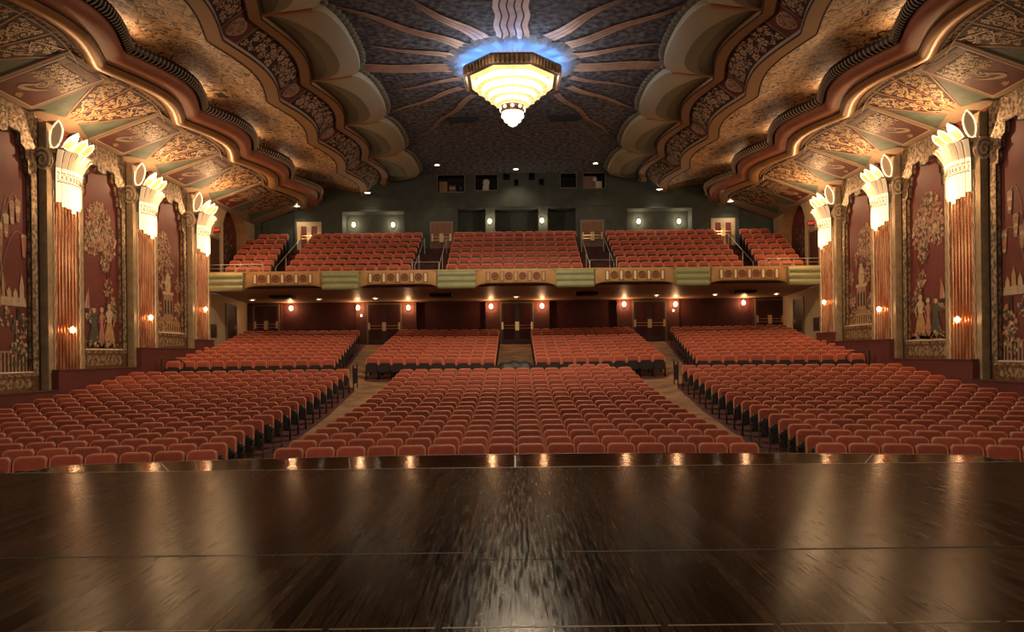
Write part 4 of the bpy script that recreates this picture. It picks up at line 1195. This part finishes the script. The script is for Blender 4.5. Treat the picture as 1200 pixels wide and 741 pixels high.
# wall sconces on the back walls
def bsconce(x, z, lab, grp, mt, w, col, Y=BY, rad=.1):
    e = empty('wall_sconce', (x, Y, z), lab, 'wall lamp', grp)
    mb = MB(); mb.lathe([(0, 0), (.08, 0), (.08, .02), (.03, .05), (0, .06)], (x, Y, z-.05), 12, 0, 'y', -1); mb.build('backplate', [M['brass']], e, smooth=True)
    mb = MB(); mb.lathe([(0, -.12), (rad*.7, -.1), (rad, -.02), (rad*.9, .07), (rad*.5, .12), (0, .14)], (x, Y-.13, z), 14); mb.build('shade', [mt], e, smooth=True)
    point('sconce_lamp', (x, Y-.32, z), w, col, .06, e)
low_lab = ['leftmost under the balcony', 'left of the left double doors', 'right of the left double doors', 'left of the centre doors', 'right of the centre doors', 'left of the right double doors', 'right of the right double doors', 'rightmost under the balcony']
for (px, py), lab in zip(((341,361.5),(420,361),(479,361),(575.5,359.5),(635,359),(731,357),(791,357),(871.5,355)), low_lab):
    x, z = bp(px, py); dy = .15 if lab.split()[0] in ('leftmost', 'rightmost') else 0
    bsconce(x, z, 'orange glowing wall sconce, %s' % lab, 'sconces on the wall under the balcony', M['bulb'], 18, AMB, BY+dy)
up_lab = ['left of the pair in the left balcony alcove', 'right of the pair in the left balcony alcove', 'on the pier left of the middle balcony alcove', 'on the pier right of the middle balcony alcove', 'left of the pair in the right balcony alcove', 'right of the pair in the right balcony alcove']
for i, ((px, py), lab) in enumerate(zip(((415,264),(461,264),(574,260),(635,259),(748,260),(795,260)), up_lab)):
    Y = BY if i in (2, 3) else BY+1.0
    x, z = bp(px, py, Y); bsconce(x, z, 'pale glowing wall sconce, %s' % lab, 'sconces on the balcony back wall', M['bulby'], 14, PALE, Y, .1)
# little exit lamps below
for (px, py, lab) in ((423.5, 370, 'left'), (789, 364, 'right')):
    x, z = bp(px, py); mb = MB(); mb.box(x-.03, x+.03, BY-.05, BY+.01, z-.04, z+.04)
    tag(mb.build('pilot_light', [M['bulby']]), 'tiny pale pilot light just below a sconce beside the %s double doors' % lab, 'light')

# ------------------------------------------------------------------ things on the floor
# draped console in the centre aisle
zf = fz(0, 30)
e = empty('mixing_desk', (0, 29.9, zf), 'low black cloth-covered desk standing at the foot of the middle aisle', 'desk')
mb = MB(); P = []; n = 28
for i in range(n+1):
    x = -.95+1.9*i/n; row = []
    for j in range(13):
        t = j/12; y = 29.5+.8*t
        prof = min(1, math.sin(PI*t)**.35 if 0 < t < 1 else 0)
        ex = (1-abs(x/.95)**6)
        top = .82+.08*math.cos(x*2.2)+.03*math.sin(x*13+t*5)
        row.append((x+.02*math.sin(j*2+i), y, zf+.02+top*prof*max(0, ex)**.5))
    P.append(row)
mb.grid(P); mb.build('cloth_cover', [M['cloth']], e, smooth=True)
mb = MB(); mb.box(-.8, .8, 29.65, 30.15, zf+.55, zf+.62)
mb.build('desk_top', [M['black']], e)
for x in (-.75, .7):
    for y in (29.68, 30.08):
        mb = MB(); mb.box(x, x+.05, y, y+.05, zf+.01, zf+.55); mb.build('leg', [M['black']], e)
# aisle end rails
for s, nm in sides:
    x = s*6.25; y = 28.6; z = fz(x, y)
    e = empty('aisle_barrier', (x, y, z), 'black metal barrier at the rear aisle end of the %s front block' % nm, 'barrier')
    mb = MB(); mb.tube([(x, y-.35, z), (x, y-.35, z+.95), (x, y+.35, z+1.02), (x, y+.35, z)], .025, 6); mb.build('frame', [M['black']], e)
    mb = MB(); mb.box(x-.015, x+.015, y-.33, y+.33, z+.25, z+.85); mb.build('panel', [M['black']], e)
    x = s*13.3; y = 28.4; z = fz(x, y)
    e = empty('handrail', (x, y, z), 'small black handrail against the red dado, %s side' % nm, 'railing')
    mb = MB(); mb.tube([(x-s*.5, y, z), (x-s*.5, y, z+.95), (x-s*.3, y, z+1.12), (x+s*.4, y, z+1.15), (x+s*.4, y, z)], .03, 6); mb.build('rail', [M['black']], e)
# small beam spot boxes under the chandelier on the ceiling
for s, nm in sides:
    x = s*2.2; y = 31.2
    mb = MB(); mb.prism([(-.75, 0), (.75, 0), (.55, -.16), (-.75*.7, -.16)], lambda a, b, d: (x+a, y+d, EYE+CH+b), -.05, .25)
    tag(mb.build('ceiling_slot', [M['void']]), 'dark lighting slot in the ceiling behind the chandelier, %s' % nm, 'light slot')

# ------------------------------------------------------------------ added fill light from the stage side, world, camera
area('front_fill_light', (0, -3, 7.5), (0, 26, 4), 480, (1, .74, .5), 14, 3)  # unseen fill added behind the camera to light the hall frontally
w = bpy.data.worlds.new('World'); scene.world = w; w.use_nodes = True
w.node_tree.nodes['Background'].inputs['Color'].default_value = (1, .75, .55, 1)
w.node_tree.nodes['Background'].inputs['Strength'].default_value = .17
cam = bpy.data.cameras.new('camera'); co = bpy.data.objects.new('camera', cam); COL.objects.link(co)
cam.sensor_width = 36; cam.lens = 36*F/1200; cam.shift_x = -4/1200; cam.shift_y = 44.5/1200
cam.clip_start = .05; cam.clip_end = 200
co.matrix_world = Matrix.Translation((0, 0, EYE)) @ Matrix.Rotation(PI/2, 4, 'X') @ Matrix.Rotation(-.0115, 4, 'Z')
scene.camera = co
scene.view_settings.view_transform = 'Standard'; scene.view_settings.look = 'None'
scene.view_settings.gamma = 1; scene.view_settings.use_curve_mapping = False
scene.view_settings.exposure = 0.3
